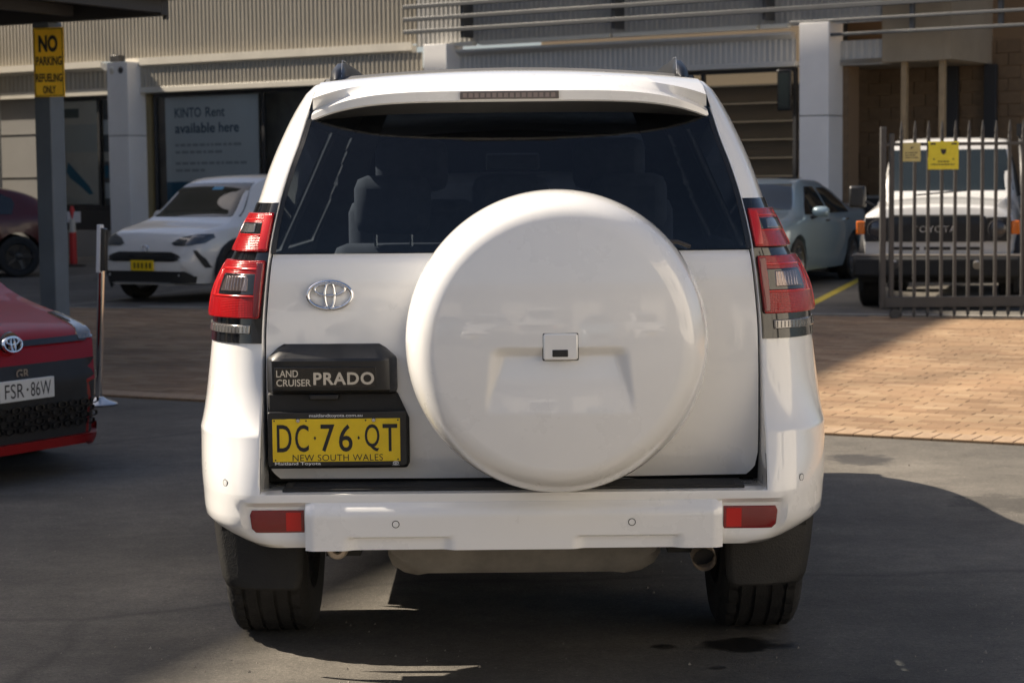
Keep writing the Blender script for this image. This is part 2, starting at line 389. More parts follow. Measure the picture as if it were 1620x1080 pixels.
stuff(rest.build('brick_field', BRICK, paving, smooth=0, recalc=False, weld=0))
for c in range(-60, 90):
    p = p0 + pn * .118 + pd * (c * .115)
    if abs(p.x) < p.y * .30 + .4:
        link('border_brick', me_s, paving, (p.x, p.y, .003), (0, 0, ang + PI / 2 + random.uniform(-.012, .012)))
# concrete strip beyond the bricks and painted bay lines
def line_strip(name, a, b, w_, mt, z=.004):
    a = Vector((*a, 0)); b = Vector((*b, 0)); d = (b - a).normalized(); n = Vector((-d.y, d.x, 0)) * w_ / 2; m = MB()
    m.poly([tuple(a - n)[:2] + (z,), tuple(b - n)[:2] + (z,), tuple(b + n)[:2] + (z,), tuple(a + n)[:2] + (z,)])
    return struct(m.build(name, mt, smooth=0, recalc=False))
line_strip('bay_line', (3.2, 22.2), (5.5, 30.5), .12, LINEY)
line_strip('bay_line', (-5.55, 24.3), (-4.3, 28.5), .09, LINEW)
line_strip('bay_line', (-7.4, 31.3), (-5.6, 37), .09, LINEW)
line_strip('bay_line', (-7.2, 24.9), (-2.5, 23.2), .12, LINEW)
KERBM = M('concrete_kerb', (.26, .24, .21), .9, var=.2, vscale=4)
m = MB(); m.prism([(-4.5, 23.9, 0), (2.8, 21.55, 0), (8, 19.9, 0), (8.05, 20.02, 0), (2.85, 21.68, 0), (-4.45, 24.03, 0)], (0, 0, .02)); struct(m.build('edge_strip', KERBM, smooth=0))

gr_ = MB(); rg_ = random.Random(11)
for k in range(520):
    y = 5.5 + 6.5 * rg_.random() ** 1.5; x = rg_.uniform(-.30, .30) * y; r_ = rg_.uniform(.0018, .0048) * (1 if rg_.random() < .93 else 1.7); a0 = rg_.random() * 6
    pt = [(x + r_ * math.cos(a0 + i * 2.094), y + r_ * math.sin(a0 + i * 2.094), -.0005) for i in range(3)] + [(x + r_ * .3, y, r_ * 1.2)]
    gr_.add(pt, [(0, 1, 3), (1, 2, 3), (2, 0, 3)])
gt_ = stuff(gr_.build('loose_grit', M('grit_stone', (.26, .235, .20), .9, var=.4, vscale=40), None, smooth=0, weld=0)); gt_['label'] = 'scattered loose grit on the grey tarmac'; gt_['category'] = 'grit'
# ------------------------------------------------------------------ tall building added out of frame on the left to cast the yard's shade
tb = empty('shade_block', (-20, 15, 0))
tag(tb, 'unseen tall building added beside the yard to shade the tarmac', 'building')
fp = [(-25.2, -2.0, 17), (-14.0, 27.3, 17), (-13.6, 33, 17), (-12, 36, 18), (-10.4, 36.4, 18.6), (-10.4, 37.3, 15.5), (-10.4, 39.1, 10.7), (-10.5, 41.3, 5.6), (-16, 44.5, 4), (-45, 50, 4), (-60, 44, 17), (-60, -2, 17)]  # outline and roof heights shaped to set where the shade ends
fq = [Vector((x + 20, y - 15, z)) for x, y, z in fp]; m = MB(); n_ = len(fq)
for i in range(n_):
    a_, b_ = fq[i], fq[(i + 1) % n_]; m.poly([(a_.x, a_.y, 0), (b_.x, b_.y, 0), tuple(b_), tuple(a_)])
m.build('wall', M('grey_render', (.33, .32, .30), .85, var=.1, vscale=.4), tb, smooth=0, recalc=False)
m = MB(); ap = (-5, 12, 17.05)
for i in range(n_): m.poly([tuple(fq[i]), tuple(fq[(i + 1) % n_]), ap])
m.build('roof', ROOFM, tb, smooth=0, recalc=False)
ed = Vector((-13.95 + 25.05, 27.3 + 2.0, 0)).normalized(); en = Vector((ed.y, -ed.x, 0))
for k in range(5):
    for s in range(3):
        b = Vector((-25.05, -2.0, 0)) + ed * (2.2 + k * 6) + en * .02 - Vector((-20, 15, 0)); m = MB()
        z0 = 1.2 + s * 4.3; pts = [b, b + ed * 2.2, b + ed * 2.2 + Vector((0, 0, 2)), b + Vector((0, 0, 2))]
        m.prism([tuple(q + Vector((0, 0, z0))) for q in pts], tuple(en * .03)); m.build('window', GLASSD, tb, smooth=0)

# ------------------------------------------------------------------ showroom building
U = Vector((.8316, -.5554, 0)); RZ = math.atan2(U.y, U.x)
sb = empty('showroom_building', (-10.9, 42.5, 0), RZ)
tag(sb, 'cream ribbed-cladding showroom with white columns, shop windows and grey louvre rails', 'building')
def ribs(name, u0, u1, z0, z1, y, mt, pitch=.095, dep=.02, parent=sb):
    m = MB(); n = int((u1 - u0) / pitch); rows = [[], []]
    for i in range(n + 1):
        for (f, d) in ((0, 0), (.42, 0), (.55, -dep), (.87, -dep)):
            u = u0 + (i + f) * pitch
            if u > u1: u = u1
            rows[0].append((u, y + d, z0)); rows[1].append((u, y + d, z1))
    m.grid(rows); return m.build(name, mt, parent, smooth=0, recalc=False)
ribs('upper_cladding', -6, 11.1, 3.96, 8.0, 0, CLAD, .10)
ribs('upper_cladding', 11.1, 20.14, 3.9, 8.0, 0, CLADG, .10)
ribs('lower_cladding', -6, 3.4, 3.42, 3.80, .03, CLAD, .13)
ribs('lower_cladding', 4.3, 11.3, 3.40, 3.80, -.10, CLAD, .10)
ribs('lower_cladding', 11.8, 18.65, 3.34, 3.70, -.02, CLADG, .10)
ribs('lower_cladding', 19.14, 20.14, 3.34, 3.62, -.02, CLADG, .13)
def bx(name, mt, *a, parent=None, bevel=.006, smooth=35):
    m = MB(); m.box(*a); return m.build(name, mt, parent or sb, bevel=bevel, smooth=smooth)
for (a, b, zt) in ((-6, 3.3, 3.97), (4.0, 11.1, 3.985)):
    m = MB(); m.prism([(a, 0, 3.78), (a, -.06, 3.78), (a, -.17, 3.84), (a, -.17, zt), (a, -.14, zt), (a, -.13, 3.93), (a, 0, 3.93)], (b - a, 0, 0)); m.build('gutter', TRIMW, sb, smooth=0)
for (a, b) in ((12.0, 18.62),):
    m = MB(); m.prism([(a, 0, 3.70), (a, -.06, 3.70), (a, -.17, 3.76), (a, -.17, 3.80), (a, 0, 3.80)], (b - a, 0, 0)); m.build('gutter', CLADG, sb, smooth=0)
    for (c, d) in ((12.0, 12.5), (12.62, 15.3), (15.36, 18.05), (18.12, 18.6)):
        bx('flashing', M('white_flashing', (.80, .76, .66), .4), c, d, -.24, -.10, 3.86, 3.93)
bx('soffit_trim', TRIMW, -6, 3.4, -.03, .3, 3.29, 3.42); bx('soffit_trim', TRIMW, 4.3, 11.3, -.14, .3, 3.29, 3.40)
bx('soffit_trim', CLADG, 11.8, 18.65, -.06, .3, 3.26, 3.34); bx('soffit_trim', CLADG, 19.14, 20.14, -.06, .3, 3.24, 3.34)
bx('downpipe_head', FRAMED, 3.62, 3.85, -.22, -.05, 3.93, 4.06)
for (u, y0) in ((3.78, -.48), (11.58, -.45), (18.92, -.48)):
    c = bx('column', COLW, u, u + .56 if u < 10 else u + .5, y0, .06, 0, 2.44)
    bx('panel', COLW, u, u + .56 if u < 10 else u + .5, y0, .06, 2.455, 3.90, parent=c)
    bx('joint', FRAMED, u + .01, u + .48, y0 + .01, .05, 2.43, 2.46, parent=c, bevel=0)
    if u < 10:
        for du in (.14, .38):
            mm = MB(); mm.lathe([(0, -.02), (.05, -.02), (.07, 0)], (u + du, y0, 3.74), 'y', 16); mm.build('lamp_eye', FRAMED if du > .3 else TRIMW, c)
# windows
def window(u0, u1, z0, z1, y=.12, mull=(), glass=GLASSS):
    f = MB(); t = .06
    f.box(u0, u1, y - .05, y + .03, z1 - t, z1); f.box(u0, u1, y - .05, y + .03, z0, z0 + t)
    f.box(u0, u0 + t, y - .05, y + .03, z0 + t, z1 - t); f.box(u1 - t, u1, y - .05, y + .03, z0 + t, z1 - t)
    fr = f.build('window', FRAMED, sb, bevel=.004)
    xs = [u0 + t] + list(mull) + [u1 - t]
    for k in mull: bx('mullion', FRAMED, k - .03, k + .03, y - .048, y + .028, z0 + t + .001, z1 - t - .001, parent=fr, bevel=0)
    for a, b in zip(xs, xs[1:]):
        p = MB(); e = .03 if a in mull else 0; e2 = .03 if b in mull else 0
        p.add([(a + e, y, z0 + t), (b - e2, y, z0 + t), (b - e2, y, z1 - t), (a + e, y, z1 - t)], [(0, 1, 2, 3)]); p.build('pane', glass, fr, smooth=0, recalc=False)
    return fr
bx('shutter', SHUT, -6, 1.55, .1, .14, 0, 3.3); 
for k in range(3): bx('shutter_rail', SHUT, -6, 1.55, .085, .098, .75 + k * .9, .765 + k * .9, bevel=0)
bx('door_jamb', FRAMED, 1.56, 1.70, .05, .2, 0, 3.29)
window(1.72, 3.40, 1.0, 3.29, mull=(2.94,))
bx('dado', FRAMED, 1.72, 3.4, .08, .2, .55, .995); bx('plinth', SHUT, 1.72, 3.4, .06, .2, 0, .548)
bx('side_trim', M('olive_trim', (.22, .17, .08), .5), 4.30, 4.46, .02, .2, 0, 3.28)
window(4.50, 11.2, .35, 3.27, mull=(7.35, 9.3)); bx('plinth', SHUT, 4.5, 11.2, .06, .2, 0, .345)
window(11.9, 18.6, .35, 3.25, mull=(14.4, 16.9)); bx('plinth', SHUT, 11.9, 18.6, .06, .2, 0, .345)
# room behind the windows; right bay's wall, slats and base imitate a window reflection
m = MB(); m.add([(1.7, .25, .02), (18.65, .25, .02), (18.65, 6, .02), (1.7, 6, .02)], [(0, 1, 2, 3)]); m.build('shop_floor', FLOORIN, sb, smooth=0, recalc=False)
bx('back_wall', M('dim_wall', (.42, .40, .37), .8, var=.4, vscale=1.2), 1.7, 12, 1.1, 1.2, 0, 3.6); bx('back_wall', WALLIN, 12.1, 18.6, 2.6, 2.7, 0, 5.0)
bx('partition_wall', M('dim_wall2', (.12, .115, .11), .8), 1.5, 1.7, .3, 6, 0, 3.6); bx('partition_wall', DARKWALL, 12.0, 12.1, .3, 6, 0, 3.6)
bx('ceiling', M('dim_ceiling', (.25, .25, .24), .8), 1.5, 12.0, .3, 6, 3.45, 3.55)
bx('partition_wall', DARKWALL, 18.60, 18.72, .3, 6, 0, 5.0)
for k in range(6): bx('reflection_slat', M('slat_tan', (.075, .058, .04), .7), 12.4, 18.2, 2.45, 2.6, 1.5 + k * .32, 1.53 + k * .32, bevel=0)  # slats imitate the beige bands of a reflected sunlit wall
bx('reflection_base', FRAMED, 12.6, 18.4, 1.4, 2.0, .02, 1.35)
# posters behind the glass
pr = bx('poster', POSTER, 4.72, 7.16, .17, .18, .45, 3.20, bevel=0); pr['label'] = 'large grey-white window poster advertising car rental'
for (wd, u_, z_, w_, h_) in (('KINTO', 4.98, 2.79, .70, .19), ('Rent', 5.80, 2.79, .50, .19), ('available', 4.98, 2.48, 1.06, .20), ('here', 6.14, 2.48, .52, .20)):
    m = MB(); text(m, wd, (u_, .165, z_), (1, 0, 0), (0, 0, 1), w_, h_, .012); m.build('lettering', INKB, pr, smooth=0, recalc=False)
rnd = random.Random(3)
for (z, L_) in ((2.22, 1.7), (2.08, 1.1), (1.86, 1.75), (1.72, .8), (1.48, .85)):
    u = 4.98
    while u < 4.98 + L_:
        d = rnd.uniform(.06, .2); m = MB(); m.box(u, u + d, .163, .168, z, z + .05); u += d + .04; m.build('fine_print', M('pale_ink', (.46, .47, .48), .6), pr, smooth=0)
bx('blue_panel', POSTERB, 4.74, 5.75, .150, .168, .46, 1.52, parent=pr, bevel=0)
pr = bx('poster', POSTERC, 1.80, 2.88, .17, .18, 1.08, 3.2, bevel=0); pr['label'] = 'tall pale window poster with a blue sweep'
bx('poster_band', M('poster_pale', (.62, .61, .57), .6), 1.82, 2.84, .160, .168, 2.15, 2.72, parent=pr, bevel=0)
m = MB(); m.prism([(1.95, .165, 1.95), (2.25, .165, 1.7), (2.55, .165, 1.45), (2.66, .165, 1.3), (2.55, .165, 1.28), (2.3, .165, 1.45), (2.0, .165, 1.62), (1.9, .165, 1.75)], (0, -.006, 0)); m.build('blue_sweep', POSTERT, pr, smooth=0)
m = MB(); m.box(1.84, 2.3, .158, .163, 2.86, 3.05); m.build('picture_block', M('poster_grey', (.12, .15, .15), .6), pr, smooth=0)
pr = bx('poster', M('photo_strip', (.16, .17, .18), .6, var=.5, vscale=3), 2.99, 3.34, .17, .18, 1.06, 3.2, bevel=0); pr['label'] = 'narrow dark photo strip in the shop window'
for (z, h, mt) in ((2.5, .3, POSTER), (1.95, .2, POSTERC), (1.62, .25, POSTERT), (1.2, .32, POSTER)): bx('picture', mt, 3.0, 3.33, .160, .168, z, z + h, parent=pr, bevel=0)
# recess with sandstone blocks on the right
wall = bx('recess_wall', MORT, 18.75, 21.9, 1.72, 1.9, 0, 4.6, bevel=0)
bm_ = []
for v in range(3):
    l, h = .385, .19; j = .006; mm = MB(); rr = random.Random(v)
    mm.box(-l / 2, l / 2, -.03, 0, 0, h); o = mm.build('block', BLOCKM, wall, bevel=0, smooth=0); bm_.append(o.data); bpy.data.objects.remove(o)
for r in range(18):
    for c in range(9):
        u = 18.95 + c * .398 + (r % 2) * .199
        if u < 21.75: link('block', random.choice(bm_), wall, (u, 1.72 + random.uniform(-.006, .004), .0 + r * .202), (0, 0, random.uniform(-.01, .01)), (1, random.uniform(.9, 1.2), 1))
pier = bx('block_pier', MORT, 19.16, 19.5, .1, .5, 0, 3.24, bevel=0)
for r in range(16):
    link('block', bm_[r % 3], pier, (19.33, .1, r * .202), (0, 0, 0), (.86, 1, 1))
bx('recess_ceiling', RENDERB, 19.14, 21.14, -.06, 1.7, 3.25, 3.33, bevel=0)
m = MB(); m.prism([(20.14, -.08, 3.26), (21.14, -.08, 3.26), (21.14, .2, 3.26), (21.14, .2, 3.34), (22.0, 1.5, 3.34), (22.0, 1.5, 8.0)][0:2] + [(21.14, -.08, 8.0), (20.14, -.08, 8.0)], (0, .25, 0)); m.build('overhang_front', RENDERB, sb, smooth=0)
m = MB(); m.prism([(21.142, -.08, 3.262), (21.142, 3.2, 3.262), (21.142, 3.2, 8.0), (21.142, -.08, 8.0)], (.12, 0, 0)); m.build('overhang_side', RENDERB, sb, smooth=0)
for u in (20.42, 21.04): bx('recess_post', TIMBER, u, u + .09, .0, .1, 0, 3.25)
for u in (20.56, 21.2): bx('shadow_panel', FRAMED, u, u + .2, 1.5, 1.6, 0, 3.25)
m = MB(); ribs('dark_wall', 21.0, 29, 0, 9, 3.4, DARKWALL, .2, .03)
bx('corner_post', DARKWALL, 20.9, 21.02, 3.2, 3.4, 0, 3.26)
# louvre rails in front of the upper wall
lo = empty('louvre_screen'); lo.parent = sb
def rail(u0, u1, z, r=.036):
    m = MB(); m.box(u0, u1, -.42, -.34, z - r, z + r); m.build('slat', SLATM, lo, bevel=.008)
for k in range(8): rail(11.1, 27, 4.14 + k * .222)
rail(18.72, 27, 3.92, .024); rail(19.2, 27, 3.70, .024)
for u in (12.3, 15.4, 18.2, 20.7, 22.1, 25): bx('bracket', SLATM, u, u + .07, -.34 if u < 20 else -.36, -.02 if u < 20 else -.345 + .07, 3.72 if u > 20 else 4.0, 6.0, parent=lo)
scr = empty('wall_screen', (0, 0, 0)); scr.location = sb.matrix_basis @ Vector((18.42, -.1, 0)); 
scr.location = Vector((-10.9, 42.5, 0)) + U * 18.48 + Vector((-.5554, -.8316, 0)) * .2; scr.rotation_euler = (0, 0, RZ)
tag(scr, 'small black screen fixed beside the right white column', 'screen')
m = MB(); m.box(-.07, .17, -.03, .03, 2.55, 3.2); m.build('case', GLOSSB, scr, bevel=.01); m = MB(); m.box(-.04, .14, -.036, -.031, 2.6, 3.15); m.build('screen', GLASSG, scr, smooth=0)
m = MB(); m.box(.0, .08, .03, .35, 2.8, 2.9); m.build('bracket', FRAMED, scr)
mon = empty('black_monitor'); mon.location = Vector((-10.9, 42.5, 0)) + U * 18.95 + Vector((.5554, .8316, 0)) * 1.2; mon.rotation_euler = (0, 0, RZ)
tag(mon, 'black flat monitor on a counter in the block-walled recess', 'monitor')
m = MB(); m.box(-.25, .25, -.03, .03, 1.45, 1.88); m.build('panel', GLOSSB, mon, bevel=.01)
m = MB(); m.box(-.04, .04, -.02, .02, 1.2, 1.45); m.box(-.15, .15, -.1, .1, 1.18, 1.2); m.build('stand', FRAMED, mon)
ct = empty('recess_counter'); ct.location = mon.location; ct.rotation_euler = (0, 0, RZ); tag(ct, 'grey counter under the black monitor in the recess', 'counter')
m = MB(); m.box(-.5, 1.2, -.25, .3, 1.13, 1.18); m.build('top', SHUT, ct, bevel=.005); m = MB(); m.box(-.45, 1.15, -.2, .25, 0, 1.13); m.build('cabinet', DARKWALL, ct)

# ------------------------------------------------------------------ refuelling canopy
cdv = Vector((1.78, -.96, 0)).normalized(); cnv = Vector((cdv.y, -cdv.x, 0))      # along the far beam / towards the camera
CR = math.atan2(cdv.y, cdv.x)
cn = empty('refuelling_canopy', (-3.16, 18.55, 0), CR)
tag(cn, 'dark corrugated canopy roof on a blue-grey steel post', 'canopy')
# local: x along the far beam (0 at its right end), -y towards the camera
m = MB(); m.box(-6.5, .02, -.09, .02, 3.03, 3.22); m.build('beam', BEAM, cn, bevel=.006)
m = MB(); m.box(-.06, .02, -5.5, -.091, 3.05, 3.20); m.build('beam', BEAM, cn, bevel=.006)
m = MB(); m.box(-6.5, .0, -5.6, -5.5, 3.06, 3.2); m.build('beam', BEAM, cn, bevel=.006)
for k in range(4):
    m = MB(); m.box(-5.6 + k * 1.5, -5.52 + k * 1.5, -5.49, -.092, 3.07, 3.17); m.build('rafter', SLATM, cn)
m = MB(); rows = [[], []]
for i in range(84):
    for f, d in ((0, 0), (.35, 0), (.5, .035), (.85, .035)):
        rows[0].append((-6.6 + (i + f) * .08, .08, 3.225 + d)); rows[1].append((-6.6 + (i + f) * .08, -5.7, 3.36 + d))
m.grid(rows); m.build('roof_sheet', ROOFM, cn, smooth=0, recalc=False)
m = MB(); m.box(-6.6, .12, -.0, .1, 3.19, 3.31); m.build('fascia', SLATM, cn, bevel=.004); m = MB(); m.box(.02, .14, -5.7, -.001, 3.17, 3.31); m.build('fascia', SLATM, cn, bevel=.004)
m = MB(); m.tube([(-.02, .02, 3.25), (-.02, .02, 3.0)], .03); m.build('downpipe', BEAM, cn)
px_ = -1.40
m = MB(); m.box(px_ - .1, px_ + .1, -.13, .07, 0, 3.03); m.build('post', POSTB, cn, bevel=.012)
m = MB(); m.box(px_ - .17, px_ + .17, -.2, .14, 0, .02)
for a in (-.14, .14):
    for b in (-.17, .11): m.tube([(px_ + a, b, .02), (px_ + a, b, .05)], .012, 6)
m.build('base_plate', POSTB, cn)
def local_on(o, p): return o.matrix_basis @ Vector(p)
bpy.context.view_layer.update()
sg = empty('parking_sign'); sg.location = cn.matrix_world @ Vector((px_ + .12, -.15, 0)); sg.rotation_euler = (0, 0, CR + .28)
tag(sg, 'yellow no parking sign fixed to the canopy post', 'sign')
m = MB(); m.box(-.155, .155, -.012, .0, 2.32, 2.97); m.build('panel', SIGNY, sg, bevel=.004)
m = MB(); b = .012
m.box(-.145, .145, -.0145, -.0125, 2.955, 2.961); m.box(-.145, .145, -.0145, -.0125, 2.329, 2.335); m.box(-.145, -.139, -.0145, -.0125, 2.329, 2.961); m.box(.139, .145, -.0145, -.0125, 2.329, 2.961); m.build('border', INK, sg, smooth=0)
for s, x0, x1, z0, z1, bo in (('NO', -.10, .095, 2.74, 2.90, .05), ('PARKING', -.13, .135, 2.615, 2.70, .035), ('REFUELING', -.135, .135, 2.46, 2.54, .035), ('ONLY', -.065, .065, 2.35, 2.425, .035)):
    m = MB(); text(m, s, (x0, -.0135, z0), (1, 0, 0), (0, 0, 1), x1 - x0, z1 - z0, bo); m.build('lettering', INK, sg, smooth=0, recalc=False)
m = MB(); m.box(-.02, .02, 0, .06, 2.4, 2.44); m.box(-.02, .02, 0, .06, 2.8, 2.84); m.build('bracket', STEEL, sg)

# ------------------------------------------------------------------ chrome stand by the brick edge
stn = empty('queue_stand', (-2.80, 13.40, 0), -.2)
tag(stn, 'slim chrome post on a cone base with a white sign head', 'stand')
m = MB(); m.lathe([(.0, 0), (.125, 0), (.128, .012), (.12, .02), (.06, .04), (.032, .06), (.0, .06)], (0, 0, 0), 'z', 32); m.build('base', STEEL, stn)
m = MB(); m.tube([(0, 0, .055), (.045, 0, .93)], .024, 16); m.build('post', CHROME, stn)
m = MB(); m.prism([(.016, -.03, .90), (.05, -.05, .90), (.066, -.05, 1.22), (.032, -.03, 1.22)], (.0, .06, 0)); m.build('sign_head', WHITEINK, stn, bevel=.003)
m = MB(); m.prism([(.052, -.045, .91), (.082, -.035, .91), (.096, -.035, 1.19), (.068, -.045, 1.20)], (0, .05, 0)); m.build('sign_back', BLACK, stn, bevel=.003)
# ------------------------------------------------------------------ red bollard
bo = empty('warning_bollard', (-8.0, 36.4, 0))
tag(bo, 'red and white marker post with a small white notice by the shop window', 'bollard')
m = MB(); m.lathe([(0, 0), (.22, 0), (.22, .03), (.09, .05)], (0, 0, 0), 'z', 20); m.build('base', BLACKM, bo)
m = MB(); m.lathe([(.07, .045), (.065, .62)], (0, 0, 0), 'z', 16); m.build('red_sleeve', CONE, bo)
m = MB(); m.lathe([(.06, .62), (.055, .86), (0, .86)], (0, 0, 0), 'z', 16); m.build('white_sleeve', CONEW, bo)
m = MB(); m.box(-.16, .15, -.02, .02, .80, 1.0); m.build('notice', M('notice_white', (.6, .55, .52), .6), bo)
m = MB(); m.lathe([(.02, .86), (.05, 1.02), (.02, 1.1), (0, 1.1)], (0, 0, 0), 'z', 12); m.build('cap', CONE, bo)

# ------------------------------------------------------------------ steel gate
gt = empty('picket_gate', (3.9, 20.75, 0)); tag(gt, 'grey steel picket gate with spear tops before the white utility truck', 'gate')
m = MB(); m.box(-.06, .0, -.03, .03, .12, 2.0); m.build('end_post', GATEM, gt, bevel=.006)
m = MB(); m.box(.035, .085, -.025, .025, .12, 1.93); m.build('end_post', GATEM, gt, bevel=.005)
m = MB(); m.box(-.02, 3.2, -.03, .03, .125, .235); m.build('bottom_rail', GATEM, gt, bevel=.006)
m = MB(); m.box(.0, 3.2, -.022, .022, 1.80, 1.835); m.build('top_rail', GATEM, gt, bevel=.004)
m = MB(); s_ = .0155
m.box(-s_, s_, -s_, s_, .23, 1.92); m.lathe([(.0125, 1.86), (.021, 1.87), (.021, 1.885), (.0125, 1.895)], (0, 0, 0), 'z', 8)
m.lathe([(.012, 1.92), (.019, 1.95), (.004, 2.06), (0, 2.06)], (0, 0, 0), 'z', 8)
m.box(-s_, s_, -s_, s_, .05, .13); m.lathe([(0, 0.02), (.004, .02), (.019, .055), (.012, .07)], (0, 0, 0), 'z', 8)
pk = m.build('picket', GATEM, gt, smooth=30); pk.location = (.16, 0, 0)
for k in range(1, 21): link('picket', pk.data, gt, (.16 + k * .1405, 0, 0))
m = MB(); m.lathe([(0, -.02), (.05, -.02), (.06, 0), (.05, .02), (0, .02)], (0.1, 0, .062), 'y', 16); m.build('wheel', GATEM, gt)
for (x, z0, w_, h, mt, nm, lb, gr_) in ((4.07, 1.64, .185, .195, SIGNP, 'warning_sign', 'small faded yellow notice on the gate pickets', 0), (4.335, 1.555, .315, .29, SIGNL, 'warning_sign', 'larger bright yellow notice with a black crest on the gate pickets', 1)):
    s = empty(nm, (x, 20.735, z0)); tag(s, lb, 'sign')
    m = MB(); m.box(0, w_, -.012, -.004, 0, h); m.build('panel', mt, s, bevel=.003)
    m = MB(); rnd = random.Random(int(x * 10))
    if gr_:
        m.box(.02, .075, -.0135, -.0122, h - .035, h - .018); m.box(w_ - .075, w_ - .02, -.0135, -.0122, h - .035, h - .018)
        for z in (.045, .075):
            u = .03 if z < .05 else .10
            while u < (w_ - .05 if z < .05 else w_ - .11): d = rnd.uniform(.012, .03); m.box(u, u + d, -.0135, -.0122, z, z + .013); u += d + .008
        m.prism([(w_ / 2 - .03, -.0122, .21), (w_ / 2 + .03, -.0122, .21), (w_ / 2 + .024, -.0122, .17), (w_ / 2, -.0122, .15), (w_ / 2 - .024, -.0122, .17)], (0, -.0015, 0))
        for sgn in (-1, 1): m.prism([(w_ / 2 + sgn * .1 - .012, -.0122, .10), (w_ / 2 + sgn * .1 + .012, -.0122, .10), (w_ / 2 + sgn * .1, -.0122, .118)], (0, -.0015, 0))
    else:
        for z in (.035, .06, .085):
            u = .025
            while u < w_ - .05: d = rnd.uniform(.01, .03); m.box(u, u + d, -.0135, -.0122, z, z + .010); u += d + .008
        m.prism([(.07, -.0122, .13), (.10, -.0122, .135), (.115, -.0122, .15), (.09, -.0122, .15)], (0, -.0015, 0))
    m.build('print', INK, s, smooth=0)

# ------------------------------------------------------------------ wheels
WH = {}
def wheel(parent, x, y, z, R_, wd, side, rim=.24, spokes=6, seg=72, mt=ALLOY, tread=True):
    """rim with spokes as the part, tyre as its sub-part; shared mesh data"""
    key = (R_, wd, rim, spokes, side, mt.name)
    if key not in WH:
        h = wd / 2; g_ = .008 if tread else 0
        prof = [(rim, -h * .8), (rim + .01, -h * .95), (rim + (R_ - rim) * .5, -h * 1.02), (R_ - .035, -h), (R_ - .012, -h * .9), (R_ - .003, -h * .8)]
        for c in (-.55, -.2, .2, .55):
            prof += [(R_ - .001, h * (c - .045)), (R_ - g_, h * (c - .04)), (R_ - g_, h * (c + .04)), (R_ - .001, h * (c + .045))]
        prof += [(R_ - .003, h * .8), (R_ - .012, h * .9), (R_ - .035, h), (rim + (R_ - rim) * .5, h * 1.02), (rim + .01, h * .95), (rim, h * .8)]
        t = MB()
        def rf(r, hh, k):
            if tread and r > R_ - .02 and abs(hh) > h * .58: return r - (.008 if k % 3 == 0 else 0)
            if tread and r > R_ - .004 and k % 4 == int(abs(hh) * 40) % 4: return r - .004
            return r
        t.lathe(prof, (0, 0, 0), 'x', seg, rf=rf)
        ty = t.build('tyre', RUBBER, smooth=28)
        r = MB(); r.lathe([(rim, -h * .8), (rim - .012, -h * .7), (rim - .02, 0), (rim - .015, h * .6), (rim, h * .8), (rim + .004, h * .86), (rim - .004, h * .88), (rim - .018, h * .72)], (0, 0, 0), 'x', 40)
        r.lathe([(0, h * .62), (.05, h * .62), (.065, h * .55), (.07, h * .3), (0, h * .3)], (0, 0, 0), 'x', 20)
        for k in range(spokes):
            a = 2 * PI * k / spokes; ca, sa = math.cos(a), math.sin(a); pr_ = []
            for (rr, ww, hh) in ((.05, .03, h * .58), (rim - .01, .022, h * .72)):
                for s in (-1, 1): pr_.append((hh, rr * ca - s * ww * sa, rr * sa + s * ww * ca))
            v = [pr_[0], pr_[1], pr_[3], pr_[2]]; r.prism(v, (-.03, 0, 0))
        r.lathe([(0, -.02), (rim * .96, -.02), (rim * .96, -.04)], (0, 0, 0), 'x', 24)  # backing disc widened to stop sunlight passing between the spokes
        rm = r.build('wheel', mt)
        WH[key] = (rm.data, ty.data); bpy.data.objects.remove(rm); bpy.data.objects.remove(ty)
    a, b = WH[key]
    wo = link('wheel', a, parent, (x, y, z), (0, 0, 0 if side > 0 else PI)); link('tyre', b, wo); return wo

# ------------------------------------------------------------------ main vehicle: white four-wheel drive seen from behind
pr = empty('four_wheel_drive', (.0, 6.6, 0))
tag(pr, 'white four-wheel drive seen from behind with a large round spare wheel cover', 'car')
ZR = [.455, .49, .527, .60, .65, .75, .772, .80, .90, 1.05, 1.16, 1.288, 1.424, 1.522, 1.616, 1.72, 1.77, 1.80]
T_ = pch(ZR, [.66, .70, .712, .716, .716, .716, .716, .716, .716, .714, .706, .692, .668, .643, .613, .588, .577, .568])
W_ = pch(ZR, [.79, .862, .919, .928, .934, .939, .940, .934, .920, .897, .882, .822, .758, .727, .692, .643, .609, .580])
YT = pch(ZR, [-1.0, -1.03, -1.04, -1.045, -1.03, -1.01, -1.0, -.960, -.918, -.90, -.892, -.882, -.838, -.79, -.735, -.668, -.61, -.38])
CD = pch(ZR, [.28, .33, .38, .42, .41, .40, .39, .37, .33, .29, .28, .28, .25, .23, .22, .22, .18, .08])
_yu, _wu, _yl, _wl = YT, W_, YT, W_
_yu = pch([.772, .81, .90, 1.05, 1.16, 1.288, 1.424, 1.522, 1.616, 1.72, 1.77, 1.80], [-.990, -.958, -.922, -.90, -.892, -.882, -.838, -.79, -.735, -.668, -.61, -.38])
_wu = pch([.772, .81, .90, 1.05, 1.16, 1.288, 1.424, 1.522, 1.616, 1.72, 1.77, 1.80], [.938, .930, .917, .897, .882, .822, .758, .727, .692, .643, .609, .580])
_yl = pch([.455, .49, .527, .60, .65, .772], [-1.0, -1.025, -1.035, -1.038, -1.028, -.990]); _wl = pch([.455, .49, .527, .60, .65, .772], [.79, .862, .919, .930, .934, .938])
YT = lambda z: _yu(z) if z >= .772 else _yl(z)
W_ = lambda z: _wu(z) if z >= .772 else _wl(z)
